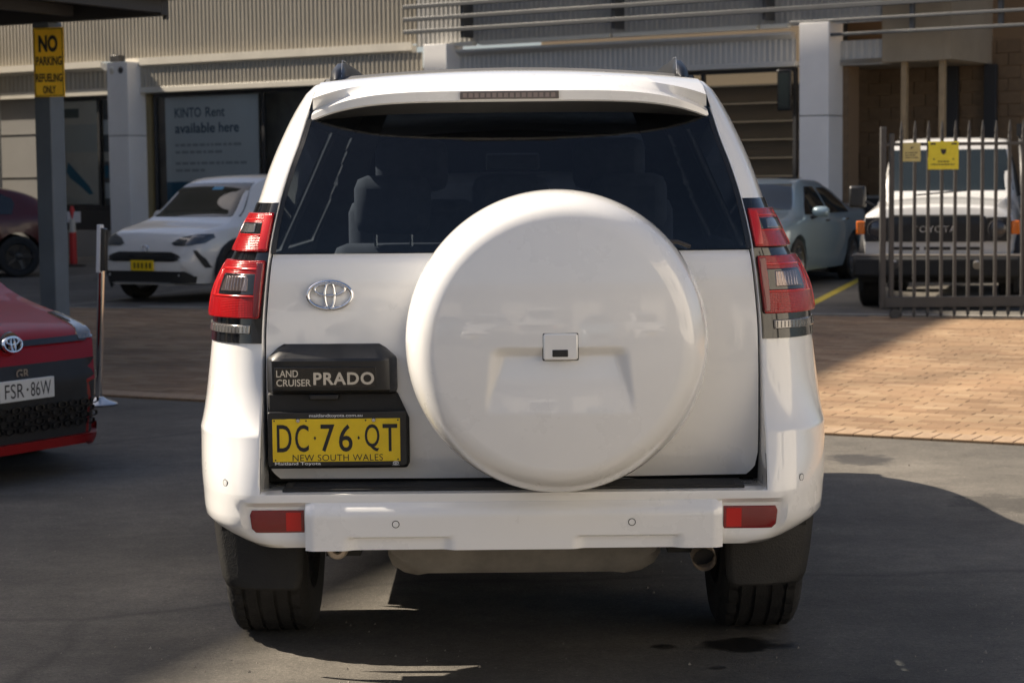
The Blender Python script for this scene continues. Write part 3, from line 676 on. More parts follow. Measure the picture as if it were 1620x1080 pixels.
def BP(z, a, off=0.):
    """point on the rear corner; a = 0 at the tailgate edge, PI/2 on the flank (right side, +x)"""
    t, w_, yt, cd = T_(z), W_(z), YT(z), CD(z); s, c = math.sin(a), math.cos(a)
    n = Vector(((1 / max(w_ - t, .01)) * s, -(1 / cd) * c, 0)).normalized()
    return Vector((t + (w_ - t) * s, yt + cd * (1 - c), z)) + n * off
def ax(z, x):
    return math.asin(min(1., max(0., (x - T_(z)) / (W_(z) - T_(z)))))
GATEY = pch([.62, .70, .80, .95, 1.05, 1.20, 1.285, 1.424, 1.522, 1.616, 1.72, 1.80], [-.862, -.885, -.897, -.90, -.898, -.893, -.880, -.836, -.788, -.733, -.663, -.60])
def TG(z, x): return GATEY(z) - .025 * (1 - (x / .72) ** 2)
zs = sorted(set([.455, .47, .49, .51, .527, .55, .575, .59, .60, .608, .612] + list(np.linspace(.64, .76, 6)) + [.766, .772, .778, .785, .80, .83, .87, .91, .96] + list(np.linspace(1.0, 1.78, 30)) + [1.80]))
zs = [float(z) for z in zs]
WM = pch([.40, .455, .60, .75, .772, .80, .90, 1.05, 1.16, 1.22, 1.424, 1.522, 1.616, 1.72, 1.80], [.88, .90, .912, .917, .918, .918, .915, .905, .89, .865, .77, .725, .683, .632, .575])
ZTOP = pch([-1, 1.45, 1.6, 2.25, 2.4, 3.2, 3.5, 3.66], [1.80, 1.80, 1.745, 1.20, 1.15, 1.09, 1.02, .93])
ys = [-.34, -.28] + [float(v) for v in np.linspace(-.2, 3.66, 56)]
def arch(y):
    z = 0
    for c in (0., 2.79):
        if abs(y - c) < .46: z = max(z, .385 + math.sqrt(.46 ** 2 - (y - c) ** 2))
    return z
def SP(z, y):
    k = sst(-.6, .1, y); zc = min(z, ZTOP(y)); x = W_(zc) * (1 - k) + WM(zc) * k
    f = max(math.exp(-((y - c) / .5) ** 4) for c in (0, 2.79)) * (1 - sst(.8, 1.0, zc)) * .018; x += f
    if y > 2.7: x *= 1 - .17 * ((y - 2.7) / .96) ** 2.2
    return (x, y, max(zc, arch(y), .40 + .05 * sst(-.3, -.6, y)))
na = 18
def recd(x, z): return .022 * sst(.575, .585, x) * (1 - sst(.752, .772, x)) * sst(.484, .496, z) * (1 - sst(.572, .588, z))
def BR(z, a):
    p = BP(z, a); return (p.x, p.y + recd(p.x, z), p.z)
cols = [[BR(z, PI / 2 * (k / na) ** 1.3) for z in zs] for k in range(na + 1)] + [[SP(z, y) for z in zs] for y in ys]
body = MB(); gls = {(g_, f_): MB() for g_ in (1, -1) for f_ in (0, 1)}; gw = MB()
def is_glass(i, j):
    if i <= na + 1: return False
    y = ys[i - na - 1]; z = (zs[j] + zs[j + 1]) / 2
    if ZTOP(y) < 1.78: lim = ZTOP(y) - .06
    else: lim = 1.68
    return 1.24 < z < lim and (-.22 < y < .78 or .92 < y < 1.95)
for sgn in (1, -1):
    for i in range(len(cols) - 1):
        for j in range(len(zs) - 1):
            if i < na and zs[j + 1] <= .612 + 1e-6 and False: continue
            q = [cols[i][j], cols[i + 1][j], cols[i + 1][j + 1], cols[i][j + 1]]
            q = [(sgn * p[0], p[1], p[2]) for p in q]
            (gls[(sgn, int(cols[i][0][1] > .85))] if is_glass(i, j) else body).add(q, [(0, 1, 2, 3)])
# roof, windscreen, bonnet strips
NC = 12
for i in range(na, len(cols) - 1):
    a, b = cols[i][-1], cols[i + 1][-1]; ymid = (a[1] + b[1]) / 2
    def crown(p, k):
        s = -1 + 2 * k / NC; h = .030 if p[1] < 1.5 else .03; return (p[0] * s, p[1] + (.06 * (1 - s * s) if 1.5 < p[1] < 2.35 else 0), p[2] + h * (1 - s * s))
    for k in range(NC):
        q = [crown(a, k), crown(b, k), crown(b, k + 1), crown(a, k + 1)]
        (gw if 1.58 < ymid < 2.28 and 0 < k < NC - 1 else body).add(q, [(0, 1, 2, 3)])
last = cols[-1]
body.grid([[(p[0] * s, p[1] + .12 * (1 - s * s), p[2]) for p in last] for s in np.linspace(-1, 1, 9)])
# bumper middle (between the corners) with the reflector recesses, and its top ledge
zb = [z for z in zs if z <= .6121]
xsb = [float(v) for v in np.linspace(-1, 1, 81)]
rows = []
for z in zb:
    r = []
    for s in xsb:
        x = s * T_(z); d = 0
        d = recd(abs(x), z)
        r.append((x, YT(z) + d, z))
    rows.append(r)
body.grid(rows)
top = rows[-1]
body.grid([top, [(p[0], -1.0, .617) for p in top], [(p[0], -.84, .618) for p in top]])
bot = rows[0]
body.grid([bot, [(p[0], -.75, .44) for p in bot]])
for sgn in (1, -1):                                                  # return from the corner edge to the tailgate
    jm = MB(); jz = [z for z in zs if .60 <= z < 1.70]
    jm.grid([[(sgn * T_(z), YT(z), z) for z in jz], [(sgn * (T_(z) - .0035), max(YT(z) + .010, GATEY(z) + .0) , z) for z in jz], [(sgn * (T_(z) - .004), max(YT(z) + .02, GATEY(z) + .02), z) for z in jz]])
    jm.build('door_surround', WHITE, pr, smooth=50)
bo_ = body.build('body', [WHITE, DARKIN], pr, smooth=40, weld=1e-4)
bm = bmesh.new(); bm.from_mesh(bo_.data)
up_ = sum(f.normal.z * f.calc_area() for f in bm.faces if f.calc_center_median().z > 1.75)
if up_ < 0: bmesh.ops.reverse_faces(bm, faces=bm.faces)
bm.to_mesh(bo_.data); bm.free()
bo_.data.set_sharp_from_angle(angle=math.radians(40))
so_ = bo_.modifiers.new('thick', 'SOLIDIFY'); so_.thickness = .012; so_.offset = -1; so_.material_offset = 1; so_.material_offset_rim = 1
[g_.build('side_glass', GLASST, pr, weld=1e-4) for g_ in gls.values()]; gw.build('windscreen', GLASSC, pr, weld=1e-4)
# tailgate
zt = [float(v) for v in np.concatenate([np.linspace(.634, .66, 4), np.linspace(.70, 1.25, 16), [1.262, 1.272, 1.279, 1.284]])]
def gx(z, s):
    t = T_(z) - .0085; c = 1 - .045 * (1 - min(1, (z - .634) / .05)) ** 2; return s * t * c
rows = [[(gx(z, s), TG(z, gx(z, s)) + (.010 * sst(1.262, 1.284, z)), z) for s in np.linspace(-1, 1, 41)] for z in zt]
tg = MB(); tg.grid(rows)
tg.grid([[rows[i][0] for i in range(len(rows))], [(p[0] * .995, p[1] + .04, p[2]) for p in [r[0] for r in rows]]]); tg.grid([[rows[i][-1] for i in range(len(rows))], [(p[0] * .995, p[1] + .04, p[2]) for p in [r[-1] for r in rows]]])
tg.grid([rows[0], [(p[0], p[1] + .05, p[2]) for p in rows[0]]])
gate = tg.build('tailgate', WHITE, pr, smooth=40)
sl_ = MB()                                                           # black seal behind the gap
sl_.grid([[(s * (T_(z) - .001), GATEY(z) + .035, z) for s in np.linspace(-1, 1, 5)] for z in [.62, .66, .70, .8, .9, 1.0, 1.1, 1.2, 1.28]])
sl_.build('door_seal', BLACKM, pr)
zg = [float(v) for v in np.linspace(1.287, 1.735, 16)]
rg = MB(); rg.grid([[(s * (T_(z) - .004), TG(z, s * T_(z)) + .004, z) for s in np.linspace(-1, 1, 31)] for z in zg]); rg.build('rear_window', GLASST, gate)
for sgn in (1, -1):
    zw = [z for z in zg if z < 1.69]; rs = MB(); rs.grid([[(sgn * (T_(z) - .003), YT(z) - .001, z) for z in zw], [(sgn * (T_(z) - .016), TG(z, T_(z)) + .001, z) for z in zw]])
    rs.build('window_seal', BLACK, gate)
# spoiler
def spoil(q):
    s = abs(q); e = s ** 5; yb = -.815 + .045 * s ** 2 + .07 * e; z1 = 1.750 - .062 * e; z2 = 1.720 - .050 * e
    def R_(xe, y, z): return (q * xe, y, z)
    return [R_(.566, -.26, 1.829 - .028 * s * s), R_(.567, -.42, 1.826 - .028 * s * s), R_(.569, -.55, 1.820 - .026 * s * s - .006 * e), R_(.573, -.66, 1.806 - .022 * s * s - .02 * e), R_(.577, -.74 + .02 * e, 1.786 - .014 * s * s - .038 * e), R_(.582, yb + .025, z1 + .010), R_(.584, yb, z1 - .003), R_(.587, yb + .003, z2), R_(.587, yb + .012, z2 - .004)], [R_(.584, yb + .0125, z2 - .0045), R_(.583, yb + .02, z2 - .012), R_(.582, yb + .05, z2 - .034 + .026 * e), R_(.580, -.64, 1.70 - .01 * e)]
xs_ = [float(v) for v in np.sin(np.linspace(-PI / 2, PI / 2, 49))]
m = MB(); A_ = [spoil(x) for x in xs_]
m.grid([a[0] for a in A_], 0); m.grid([a[1] for a in A_], 1); m.poly([p for p in A_[0][0] + A_[0][1]]); m.poly([p for p in A_[-1][0] + A_[-1][1]])
spl = m.build('spoiler', [WHITE, BLACKM], pr, smooth=40)
m = MB(); m.box(-.143, .143, -.819, -.79, 1.723, 1.746); bl = m.build('brake_light', M('smoked_lens', (.10, .085, .08), .15, 0, .8), spl, bevel=.002)
m = MB()
for k in range(16): m.box(-.135 + k * .017, -.123 + k * .017, -.8205, -.8192, 1.728, 1.741)
m.build('reflector', M('dim_reflector', (.30, .24, .22), .25, .5), bl, smooth=0)
# roof rails
for sgn in (1, -1):
    m = MB(); rws = []
    for (y, h, w_) in ((-.36, .002, .008), (-.32, .03, .022), (-.24, .056, .028), (-.1, .066, .028), (.3, .07, .026), (1.0, .066, .026), (1.25, .05, .024), (1.38, .004, .008)):
        x = .538; z = 1.806
        rws.append([(sgn * (x + w_ * 1.3), y, z - .02), (sgn * (x + w_ * .9), y, z + h * .6), (sgn * (x + w_ * .2), y, z + h), (sgn * (x - w_ * .35), y, z + h), (sgn * (x - w_ * .8), y, z + h * .55), (sgn * (x - w_), y, z - .01)])
    m.grid(rws, cv=True); m.poly(rws[0]); m.poly(rws[-1]); rl = m.build('roof_rail', M('rail_black', (.008, .009, .012), .35, 0, .1, spec=.3), pr, smooth=50)
    m = MB(); m.tube([(sgn * .524, -.335, 1.816), (sgn * .528, -.25, 1.872), (sgn * .53, -.1, 1.877)], .0012, 6); m.build('rail_edge', ALLOY, rl)
# tail lamps
def lamp(sgn):
    S = lambda z, x, off: (lambda p: (sgn * p.x, p.y, p.z))(BP(z, x, off))
    hi = PI / 2 * 1.0
    m = MB(); surf_patch(m, [(z, 0.02, hi) for z in np.linspace(1.432, 1.030, 14)], 12, S, .004, .02)
    tl = m.build('tail_lamp', GLOSSB, pr, smooth=50)
    def lens(nm, rows, mt, off, th=.014, nsub=5, nc=10, par=tl):
        m = MB(); surf_patch(m, rows, nc, S, off, th, 0, nsub); return m.build(nm, mt, par, smooth=50, bevel=.0025)
    def rows_(z0, z1, i0, i1, o0, o1, n=9, rz=.012, ro=.16):
        out = []
        for k in range(n):
            t = .5 - .5 * math.cos(PI * k / (n - 1)); z = z0 + (z1 - z0) * t; e = min(z0 - z, z - z1)
            c = 0 if e > rz else (1 - math.sqrt(max(0, 1 - (1 - e / rz) ** 2)))
            out.append((z, ax(z, i0 + (i1 - i0) * t) + .01 * c, hi * (o0 + (o1 - o0) * t - ro * c)))
        return out
    up = lens('upper_lens', rows_(1.403, 1.293, .680, .699, .95, 1.0), REDL, .016, nsub=1)
    lw = lens('lower_lens', rows_(1.267, 1.102, .704, .724, .94, 1.0, 11), REDL, .018, nsub=1)
    lens('lens_shoulder', [(1.398, ax(1.398, .681), ax(1.398, .700)), (1.298, ax(1.298, .698), ax(1.298, .718))], REDLB, .0185, .004, par=up)
    lens('lens_shoulder', [(1.262, ax(1.262, .706), ax(1.262, .722)), (1.108, ax(1.108, .723), ax(1.108, .738))], REDLD, .0202, .004, par=lw)
    def strip(nm, mt, off, pts, w_, par):                            # thin light guides round the windows
        for (za, xa), (zb_, xb) in zip(pts, pts[1:]):
            if abs(za - zb_) < .012: r_ = [(za + w_, ax(za, min(xa, xb)), ax(za, max(xa, xb))), (za, ax(za, min(xa, xb)), ax(za, max(xa, xb)))]
            else: r_ = [(za, ax(za, xa), ax(za, xa + w_ * 1.4)), (zb_, ax(zb_, xb), ax(zb_, xb + w_ * 1.4))]
            lens(nm, r_, mt, off, .003, 2, 8, par)
    lens('dark_inset', [(1.376, ax(1.376, .690), ax(1.376, .768)), (1.342, ax(1.342, .697), ax(1.342, .783))], GLOSSB, .0178, .004, par=up)
    lens('clear_inset', [(1.372, ax(1.372, .722), ax(1.372, .762)), (1.346, ax(1.346, .726), ax(1.346, .776))], M('smoke_reflector', (.20, .20, .205), .12, .6, .8), .0192, .003, par=up)
    strip('light_guide', REDLB, .0176, [(1.381, .700), (1.381, .772), (1.338, .790), (1.332, .702)], .006, up)
    lens('lamp_edge', [(1.397, ax(1.397, .752), ax(1.397, .757)), (1.299, ax(1.299, .806), ax(1.299, .812))], REDLB, .0172, .003, par=up)
    lens('dark_inset', [(1.230, ax(1.230, .716), ax(1.230, .818)), (1.168, ax(1.168, .724), ax(1.168, .838))], GLOSSB, .0196, .004, par=lw)
    ci = lens('clear_inset', [(1.224, ax(1.224, .746), ax(1.224, .810)), (1.178, ax(1.178, .750), ax(1.178, .829))], M('grey_pink_reflector', (.19, .145, .14), .14, .7, .6), .0212, .004, par=lw)
    rl_ = random.Random(5)
    for k in range(7):
        x = .750 + k * .0088 + rl_.uniform(0, .002); lens('reflector_rib', [(1.222, ax(1.222, x), ax(1.222, x + .003)), (1.181, ax(1.181, x + .007), ax(1.181, x + .010))], M('lens_rib', (.42, .36, .35), .15, .8), .0222, .0015, 2, 2, lw)
    strip('light_guide', REDLB, .0202, [(1.240, .722), (1.240, .826), (1.162, .850), (1.155, .730)], .007, lw)
    lens('lamp_edge', [(1.255, ax(1.255, .832), ax(1.255, .838)), (1.110, ax(1.110, .880), ax(1.110, .885))], REDLB, .0192, .003, par=lw)
    tr = lens('turn_lens', [(1.083, ax(1.083, .750), hi * .95), (1.057, ax(1.057, .752), hi * .95)], CLEARL, .010)
    for k in range(11):
        x = .758 + k * .0108; lens('turn_rib', [(1.079, ax(1.079, x), ax(1.079, x + .0035)), (1.061, ax(1.061, x), ax(1.061, x + .0035))], M('turn_ribm', (.16, .15, .14), .2, .5), .0108, .0015, 2, 2, tr)
lamp(1); lamp(-1)
# bumper trim
m = MB(); rows = []
for z in [float(v) for v in np.concatenate([[.455], np.linspace(.46, .515, 9), np.linspace(.53, .57, 4), [.578, .584, .588]])]:
    r = []
    for x in [float(v) for v in np.linspace(-.588, .588, 113)]:
        a_ = abs(x); e = (1 - sst(.565, .588, a_)); tz = sst(.453, .458, z)
        rec = sst(.165, .20, a_) * (1 - sst(.445, .48, a_)) * (1 - sst(.486, .494, z + .0)) * .016
        r.append((x, -1.062 + rec + .022 * sst(.555, .592, z) ** 1.5 + .012 * (1 - e), z))
    rows.append(r)
m.grid(rows); m.grid([rows[0], [(p[0], -1.0, p[2] + .002) for p in rows[0]]]); m.grid([rows[-1], [(p[0], -1.0, p[2] + .004) for p in rows[-1]]])
for k in (0, -1): m.grid([[r[k] for r in rows], [(r[k][0], -1.0, r[k][2]) for r in rows]])
bar = m.build('bumper_bar', WHITE, pr, smooth=40)
m = MB(); m.box(-.655, .655, -1.012, -.865, .616, .624)
for k in range(5): m.box(-.63, .63, -.995 + k * .022, -.985 + k * .022, .623, .627)
m.build('step_pad', BLACKM, pr, bevel=.002)
for sgn in (1, -1):
    S = lambda z, x, off: (sgn * x, (YT(z) if x < T_(z) else BP(z, ax(z, x)).y) + .022 - off, z)
    m = MB(); surf_patch(m, [(.566, .594, .742), (.552, .594, .748), (.512, .594, .744), (.500, .594, .732)], 10, S, .006, .03, 0, 2); fo = m.build('rear_reflector', REDLD, pr, smooth=50, bevel=.002)
    m = MB(); surf_patch(m, [(.560, .602, .645), (.506, .602, .645)], 4, S, .008, .006); m.build('bright_zone', REDLB, fo, smooth=50)
def sensor(x, z, y, nrm):
    n = Vector(nrm).normalized(); e1 = n.orthogonal().normalized(); e2 = n.cross(e1); c = Vector((x, y, z)); m = MB()
    for (r0, r1, h0, h1, mi) in ((.0001, .0085, .0018, .0014, 0), (.0085, .0108, .0008, .0008, 1)):
        rws = [[tuple(c + (e1 * math.cos(2 * PI * k / 20) + e2 * math.sin(2 * PI * k / 20)) * r + n * h) for k in range(20)] for r, h in ((r0, h0), (r1, h1))]
        m.grid(rws, mi, cv=True)
    m.build('parking_sensor', [WHITE, BLACKM], pr, weld=0)
for x in (-.332, .332): sensor(x, .53, -1.0622, (0, -1, 0))
for sgn in (1, -1):
    a = ax(.64, .82); p = BP(.64, a); p2 = BP(.64, a, .1); n = p2 - p; sensor(sgn * p.x, p.z, p.y, (sgn * n.x, n.y, 0))
# spare wheel cover
SX, SZ = .124, 1.044
prof = [(.385, -.92), (.409, -.935), (.417, -.97), (.420, -1.04), (.4195, -1.10), (.415, -1.14), (.405, -1.175), (.391, -1.205), (.375, -1.228), (.358, -1.243), (.338, -1.2515)] + [(r, -1.2515 - .032 * (1 - (r / .338) ** 2)) for r in np.linspace(.331, .002, 70)]
rows = []
for (r, y) in prof:
    row = []
    for k in range(220):
        a = 2 * PI * k / 220; x, z = r * math.cos(a), r * math.sin(a); xx = x - .004; zq = z; z = z - .017
        hw = .192 + (.012) * (-.02 - z) / .18
        t = (z + .20) / .175
        d = .030 * max(0, min(1, t)) * (1 - sst(-.046, -.016, z)) * (1 - sst(hw - .055 * max(.25, min(1., t)), hw, abs(xx))) if -.205 < z < -.015 else 0
        row.append((SX + x, y + d, SZ + zq))
    rows.append(row)
m = MB(); m.grid(rows, cv=True); sp = m.build('spare_wheel_cover', WHITE, pr, smooth=50)
m = MB(); m.lathe([(.28, -.88), (.398, -.885), (.401, -.925), (.30, -.93)], (SX, 0, SZ), 'y', 64); m.build('cover_back', BLACKM, sp)
m = MB(); m.lathe([(.4075, -1.03), (.409, -1.02), (.4085, -1.015)], (SX, 0, SZ), 'y', 90); 
hx0, hx1, hz0, hz1 = SX - .042, SX + .054, SZ - .037, SZ + .037
m = MB(); m.box(hx0 - .0009, hx1 + .0009, -1.275, -1.2843, hz0 - .0009, hz1 + .0009); m.build('latch_gap', BLACKM, sp, bevel=.006)
m = MB(); m.box(hx0, hx1, -1.27, -1.2856, hz0, hz1); lt = m.build('latch_panel', WHITE, sp, bevel=.006)
m = MB(); m.box(hx0 + .026, hx0 + .068, -1.28, -1.2882, hz0 + .010, hz0 + .029); m.build('latch_button', BLACK, lt, bevel=.002)
m = MB(); m.box(SX - .175, SX - .14, -1.0, -.93, .668, .682); m.tube([(SX - .19, -.95, .685), (SX - .15, -1.0, .668)], .007, 6); m.build('cover_clip', STEEL, sp)
# emblem
m = MB(); ty_ = TG(1.167, -.52); tilt = Vector((0, (TG(1.21, -.52) - TG(1.12, -.52)) / .09, 1)).normalized()
emblem(m, (-.52, ty_ - .003, 1.167), (1, 0, 0), tuple(tilt), .139, lift=.009); m.build('emblem', CHROME, pr, smooth=60)
# number plate surround
def gy(x=-.5): return TG(.9, x)
m = MB(); rws = []
for (z, x0, x1, d, r_) in ((.892, -.700, -.332, .0, .0), (.892, -.700, -.332, .055, .0), (.902, -.702, -.329, .070, 0), (.985, -.702, -.330, .074, 0), (.992, -.699, -.333, .070, 0), (1.018, -.672, -.362, .018, 0), (1.028, -.655, -.380, .006, 0), (1.029, -.65, -.385, -.01, 0)):
    row = []
    for k in range(21):
        s = k / 20; x = x0 + (x1 - x0) * s; e = min(s, 1 - s) * (x1 - x0); dd = d * (1 if e > .03 else .35 + .65 * math.sin(e / .03 * PI / 2)) if d > 0 else d
        row.append((x, gy(x) - dd, z))
    rws.append(row)
m.grid(rws)
for k in (0, -1): m.grid([[r[k] for r in rws], [(r[k][0], gy() + .005, r[k][2]) for r in rws]])
ga = m.build('plate_garnish', BLACK, pr, smooth=32)
yl = gy(-.385) - .0765
m = MB(); m.box(-.674, -.385, yl + .002, yl + .014, .910, .968); m.build('name_strip', GLOSSB, ga, bevel=.001)
m = MB(); text(m, 'LAND', (-.668, yl, .941), (1, 0, 0), (0, 0, 1), .062, .020, .012, depth=.003); text(m, 'CRUISER', (-.668, yl, .915), (1, 0, 0), (0, 0, 1), .098, .020, .012, depth=.003)
text(m, 'PRADO', (-.563, yl, .918), (1, 0, 0), (0, 0, 1), .172, .036, .028, 1.12, depth=.005); m.build('name_letters', CHROME, ga, smooth=0, recalc=False)
m = MB(); m.prism([(-.701, gy() + .005, .672), (-.306, gy() + .005, .672), (-.297, gy() + .005, .682), (-.297, gy() + .005, .815), (-.331, gy() + .005, .891), (-.701, gy() + .005, .891)], (0, -.030, 0)); pb = m.build('plate_holder', BLACKM, ga, bevel=.008)
m = MB(); m.box(-.58, -.495, gy() - .05, gy() - .02, .872, .889); m.build('plate_lamp', BLACK, ga, bevel=.004)
yp = gy() - .030
m = MB(); m.prism([(-.696, yp, .680), (-.308, yp, .680), (-.302, yp, .686), (-.302, yp, .832), (-.308, yp, .838), (-.696, yp, .838), (-.701, yp, .832), (-.701, yp, .686)], (0, -.010, 0)); pf = m.build('plate_frame', BLACK, pr, bevel=.003)
pl = MB(); pl.box(-.687, -.322, yp - .0115, yp - .009, .694, .817); plate = pl.build('number_plate', YELLOW, pr, bevel=.001)
yt = yp - .0125; E1, E3 = (1, 0, 0), (0, 0, 1)
m = MB(); bo2 = .035
for s, x0, x1 in (('D', -.674, -.632), ('C', -.622, -.583), ('7', -.549, -.509), ('6', -.497, -.458), ('Q', -.423, -.381), ('T', -.372, -.330)):
    text(m, s, (x0, yt, .7225), E1, E3, x1 - x0, .0785, .008)
for cx in (-.5655, -.4405): m.prism([(cx - .0035, yt, .762), (cx, yt, .756), (cx + .0035, yt, .762), (cx, yt, .768)], (0, -.0004, 0))
text(m, 'NEW SOUTH WALES', (-.630, yt, .6965), E1, E3, .258, .0185, -.004, 1.05); m.build('plate_letters', INK, plate, smooth=0, recalc=False)
m = MB()
for x in (-.681, -.590, -.420, -.328):
    m.lathe([(0, 0), (.0025, 0)], (x, yt, .812), 'y', 8)
for x in (-.679, -.329): m.lathe([(0, 0), (.0025, 0)], (x, yt, .6995), 'y', 8)
m.build('plate_hole', INK, plate, smooth=0)
for x in (-.613, -.397):
    m = MB(); m.lathe([(0, -.003), (.005, -.003), (.0065, 0)], (x, yt, .8125), 'y', 12); m.build('plate_screw', STEEL, plate)
m = MB(); yf = yp - .0108
text(m, 'maitlandtoyota.com.au', (-.581, yf, .8195), E1, E3, .152, .0115, .006); text(m, 'Maitland Toyota', (-.681, yf, .6825), E1, E3, .131, .0110, .010)
text(m, 'TOYOTA', (-.346, yf, .6810), E1, E3, .021, .0028, .01); m.build('frame_letters', WHITEINK, pf, smooth=0, recalc=False)
m = MB(); emblem(m, (-.3355, yf + .0005, .6885), E1, E3, .017, lift=.0008); m.build('frame_emblem', WHITEINK, pf)
# rear wiper
m = MB(); m.tube([(.425, -.93, 1.295), (.445, -.935, 1.312), (.475, -.93, 1.310), (.51, -.925, 1.296)], .006, 8); m.tube([(.30, -.915, 1.325), (.36, -.925, 1.325), (.445, -.93, 1.314)], .004, 6); m.build('rear_wiper', M('wiper_black', (.05, .043, .038), .35), pr)
# wheels, flaps and underside
for sx in (-1, 1):
    for y in (0, 2.79): wheel(pr, sx * .7925, y, .385, .385, .262, sx, .235, 6, 96)
    m = MB(); rws = []
    for (z, x0, x1) in ((.53, .640, .925), (.47, .638, .918), (.36, .641, .905), (.29, .645, .892), (.265, .652, .880), (.256, .665, .865)):
        rws.append([(sx * (x0 + (x1 - x0) * k / 10), -.62 + .05 * (k / 10) ** 3 - .05 * (.53 - z), z) for k in range(11)])
    m.grid(rws); fl = m.build('mud_flap', FLAP, pr, smooth=50); sd = fl.modifiers.new('t', 'SOLIDIFY'); sd.thickness = .012
    m = MB(); rws = []
    for k in range(15):
        a = PI * k / 14; c, s = math.cos(a), math.sin(a); rws.append([(sx * .60, .47 * c, .385 + .47 * s), (sx * .90, .468 * c, .385 + .468 * s)])
    m.grid(rws); wl = m.build('wheel_liner', UNDER, pr)
m = MB(); m.box(-.60, .60, -.86, 3.3, .46, .52); m.box(-.89, .89, .50, 2.3, .40, .46); m.box(-.86, .86, -.80, -.50, .47, .53); m.build('floor_pan', UNDER, pr)
m = MB(); m.tube([(-.7, 0, .385), (.7, 0, .385)], .05, 12); m.lathe([(0, -.17), (.1, -.13), (.15, 0), (.1, .13), (0, .17)], (.05, 0, .385), 'x', 16); m.build('rear_axle', UNDER, pr)
for sx in (-1, 1):
    m = MB(); m.box(sx * .5 - .05, sx * .5 + .05, -.84, 3.0, .40, .48); m.build('chassis_rail', UNDER, pr)
    m = MB(); m.tube([(sx * .56, .05, .33), (sx * .52, -.02, .62)], .05, 10); m.build('shock_absorber', UNDER, pr)
m = MB(); rws = []
for (x, zb_) in ((-.378, .375), (-.365, .345), (-.33, .322), (-.29, .313), (-.26, .318), (.29, .318), (.33, .314), (.38, .322), (.42, .345), (.438, .375)):
    rws.append([(x, -.72, .46), (x, -.735, zb_ + .04), (x, -.70, zb_), (x, -.35, zb_ + .01), (x, -.33, .46)])
m.grid(rws, cv=True); m.poly(rws[0]); m.poly(rws[-1]); m.build('rear_tank', TANK, pr, smooth=50)
m = MB(); rws = [[(-.515 + r * math.cos(2 * PI * k / 20), -.86 + dy, .425 + r * math.sin(2 * PI * k / 20)) for k in range(20)] for r, dy in ((.032, 0), (.026, -.01), (.016, -.01), (.012, 0), (.016, .02), (.032, .02))]
m.grid(rws, cu=True, cv=True); m.build('tow_eye', EXH, pr)
m = MB(); pth = [(.44, .3, .42), (.50, -.3, .44), (.548, -.62, .428), (.553, -.88, .386)]
m.tube(pth, .036, 20, caps=False); m.tube(pth[:0] + [(.5525, -.86, .389), (.553, -.881, .3862)], [.033, .033], 20, caps=False); ex = m.build('exhaust_pipe', EXH, pr)
m = MB(); m.tube([(.552, -.80, .40), (.5525, -.83, .394)], .034, 16); m.build('exhaust_inside', INK, ex)
# cabin
def seat(x, y, zb_, w_, hh, head):
    m = MB(); m.box(x - w_, x + w_, y - .10, y + .02, zb_, zb_ + hh); m.box(x - w_, x + w_, y, y + .48, zb_ - .12, zb_ + .02)
    o = m.build('seat', SEAT, pr, bevel=.05, smooth=60); m = MB(); m.box(x - head, x + head, y - .13, y - .03, zb_ + hh + .03, zb_ + hh + .23); m.build('headrest', SEAT, o, bevel=.045, smooth=60)
    m = MB(); m.tube([(x - .06, y - .07, zb_ + hh - .05), (x - .06, y - .07, zb_ + hh + .06)], .007, 6); m.tube([(x + .06, y - .07, zb_ + hh - .05), (x + .06, y - .07, zb_ + hh + .06)], .007, 6); m.build('headrest_pin', STEEL, o)
for x in (-.38, .38): seat(x, 1.2, .80, .25, .62, .14)
for x in (-.40, .0, .40): seat(x, .25, .80, .21, .48, .13)
m = MB(); m.box(-.74, .74, 1.95, 2.5, .85, 1.14); m.build('dashboard', DARKIN, pr, bevel=.05)
m = MB(); m.lathe([(.17, 0), (.185, .012), (.2, 0), (.185, -.012)], (.38, 1.85, 1.08), 'y', 28); m.build('steering_wheel', DARKIN, pr)
m = MB(); m.box(-.10, .12, 1.62, 1.64, 1.53, 1.60); m.build('cabin_mirror', DARKIN, pr, bevel=.01)
# front end and mirrors (hidden from here, seen a step aside)
for sx in (-1, 1):
    m = MB(); m.box(*sorted((sx * .89, sx * 1.07)), 1.80, 1.90, 1.12, 1.29); m.build('door_mirror', WHITE, pr, bevel=.03, smooth=50)
    m = MB(); m.box(*sorted((sx * .55, sx * .78)), 3.60, 3.70, .82, .98); m.build('headlight', CLEARL, pr, bevel=.02)
    for y in (.2, 1.2): m = MB(); m.box(*sorted((sx * .885, sx * .93)), y, y + .2, 1.03, 1.06); m.build('door_handle', CHROME, pr, bevel=.008)
m = MB(); m.box(-.5, .5, 3.66, 3.80, .62, .98); m.build('front_grille', BLACK, pr, bevel=.02)
#CARS

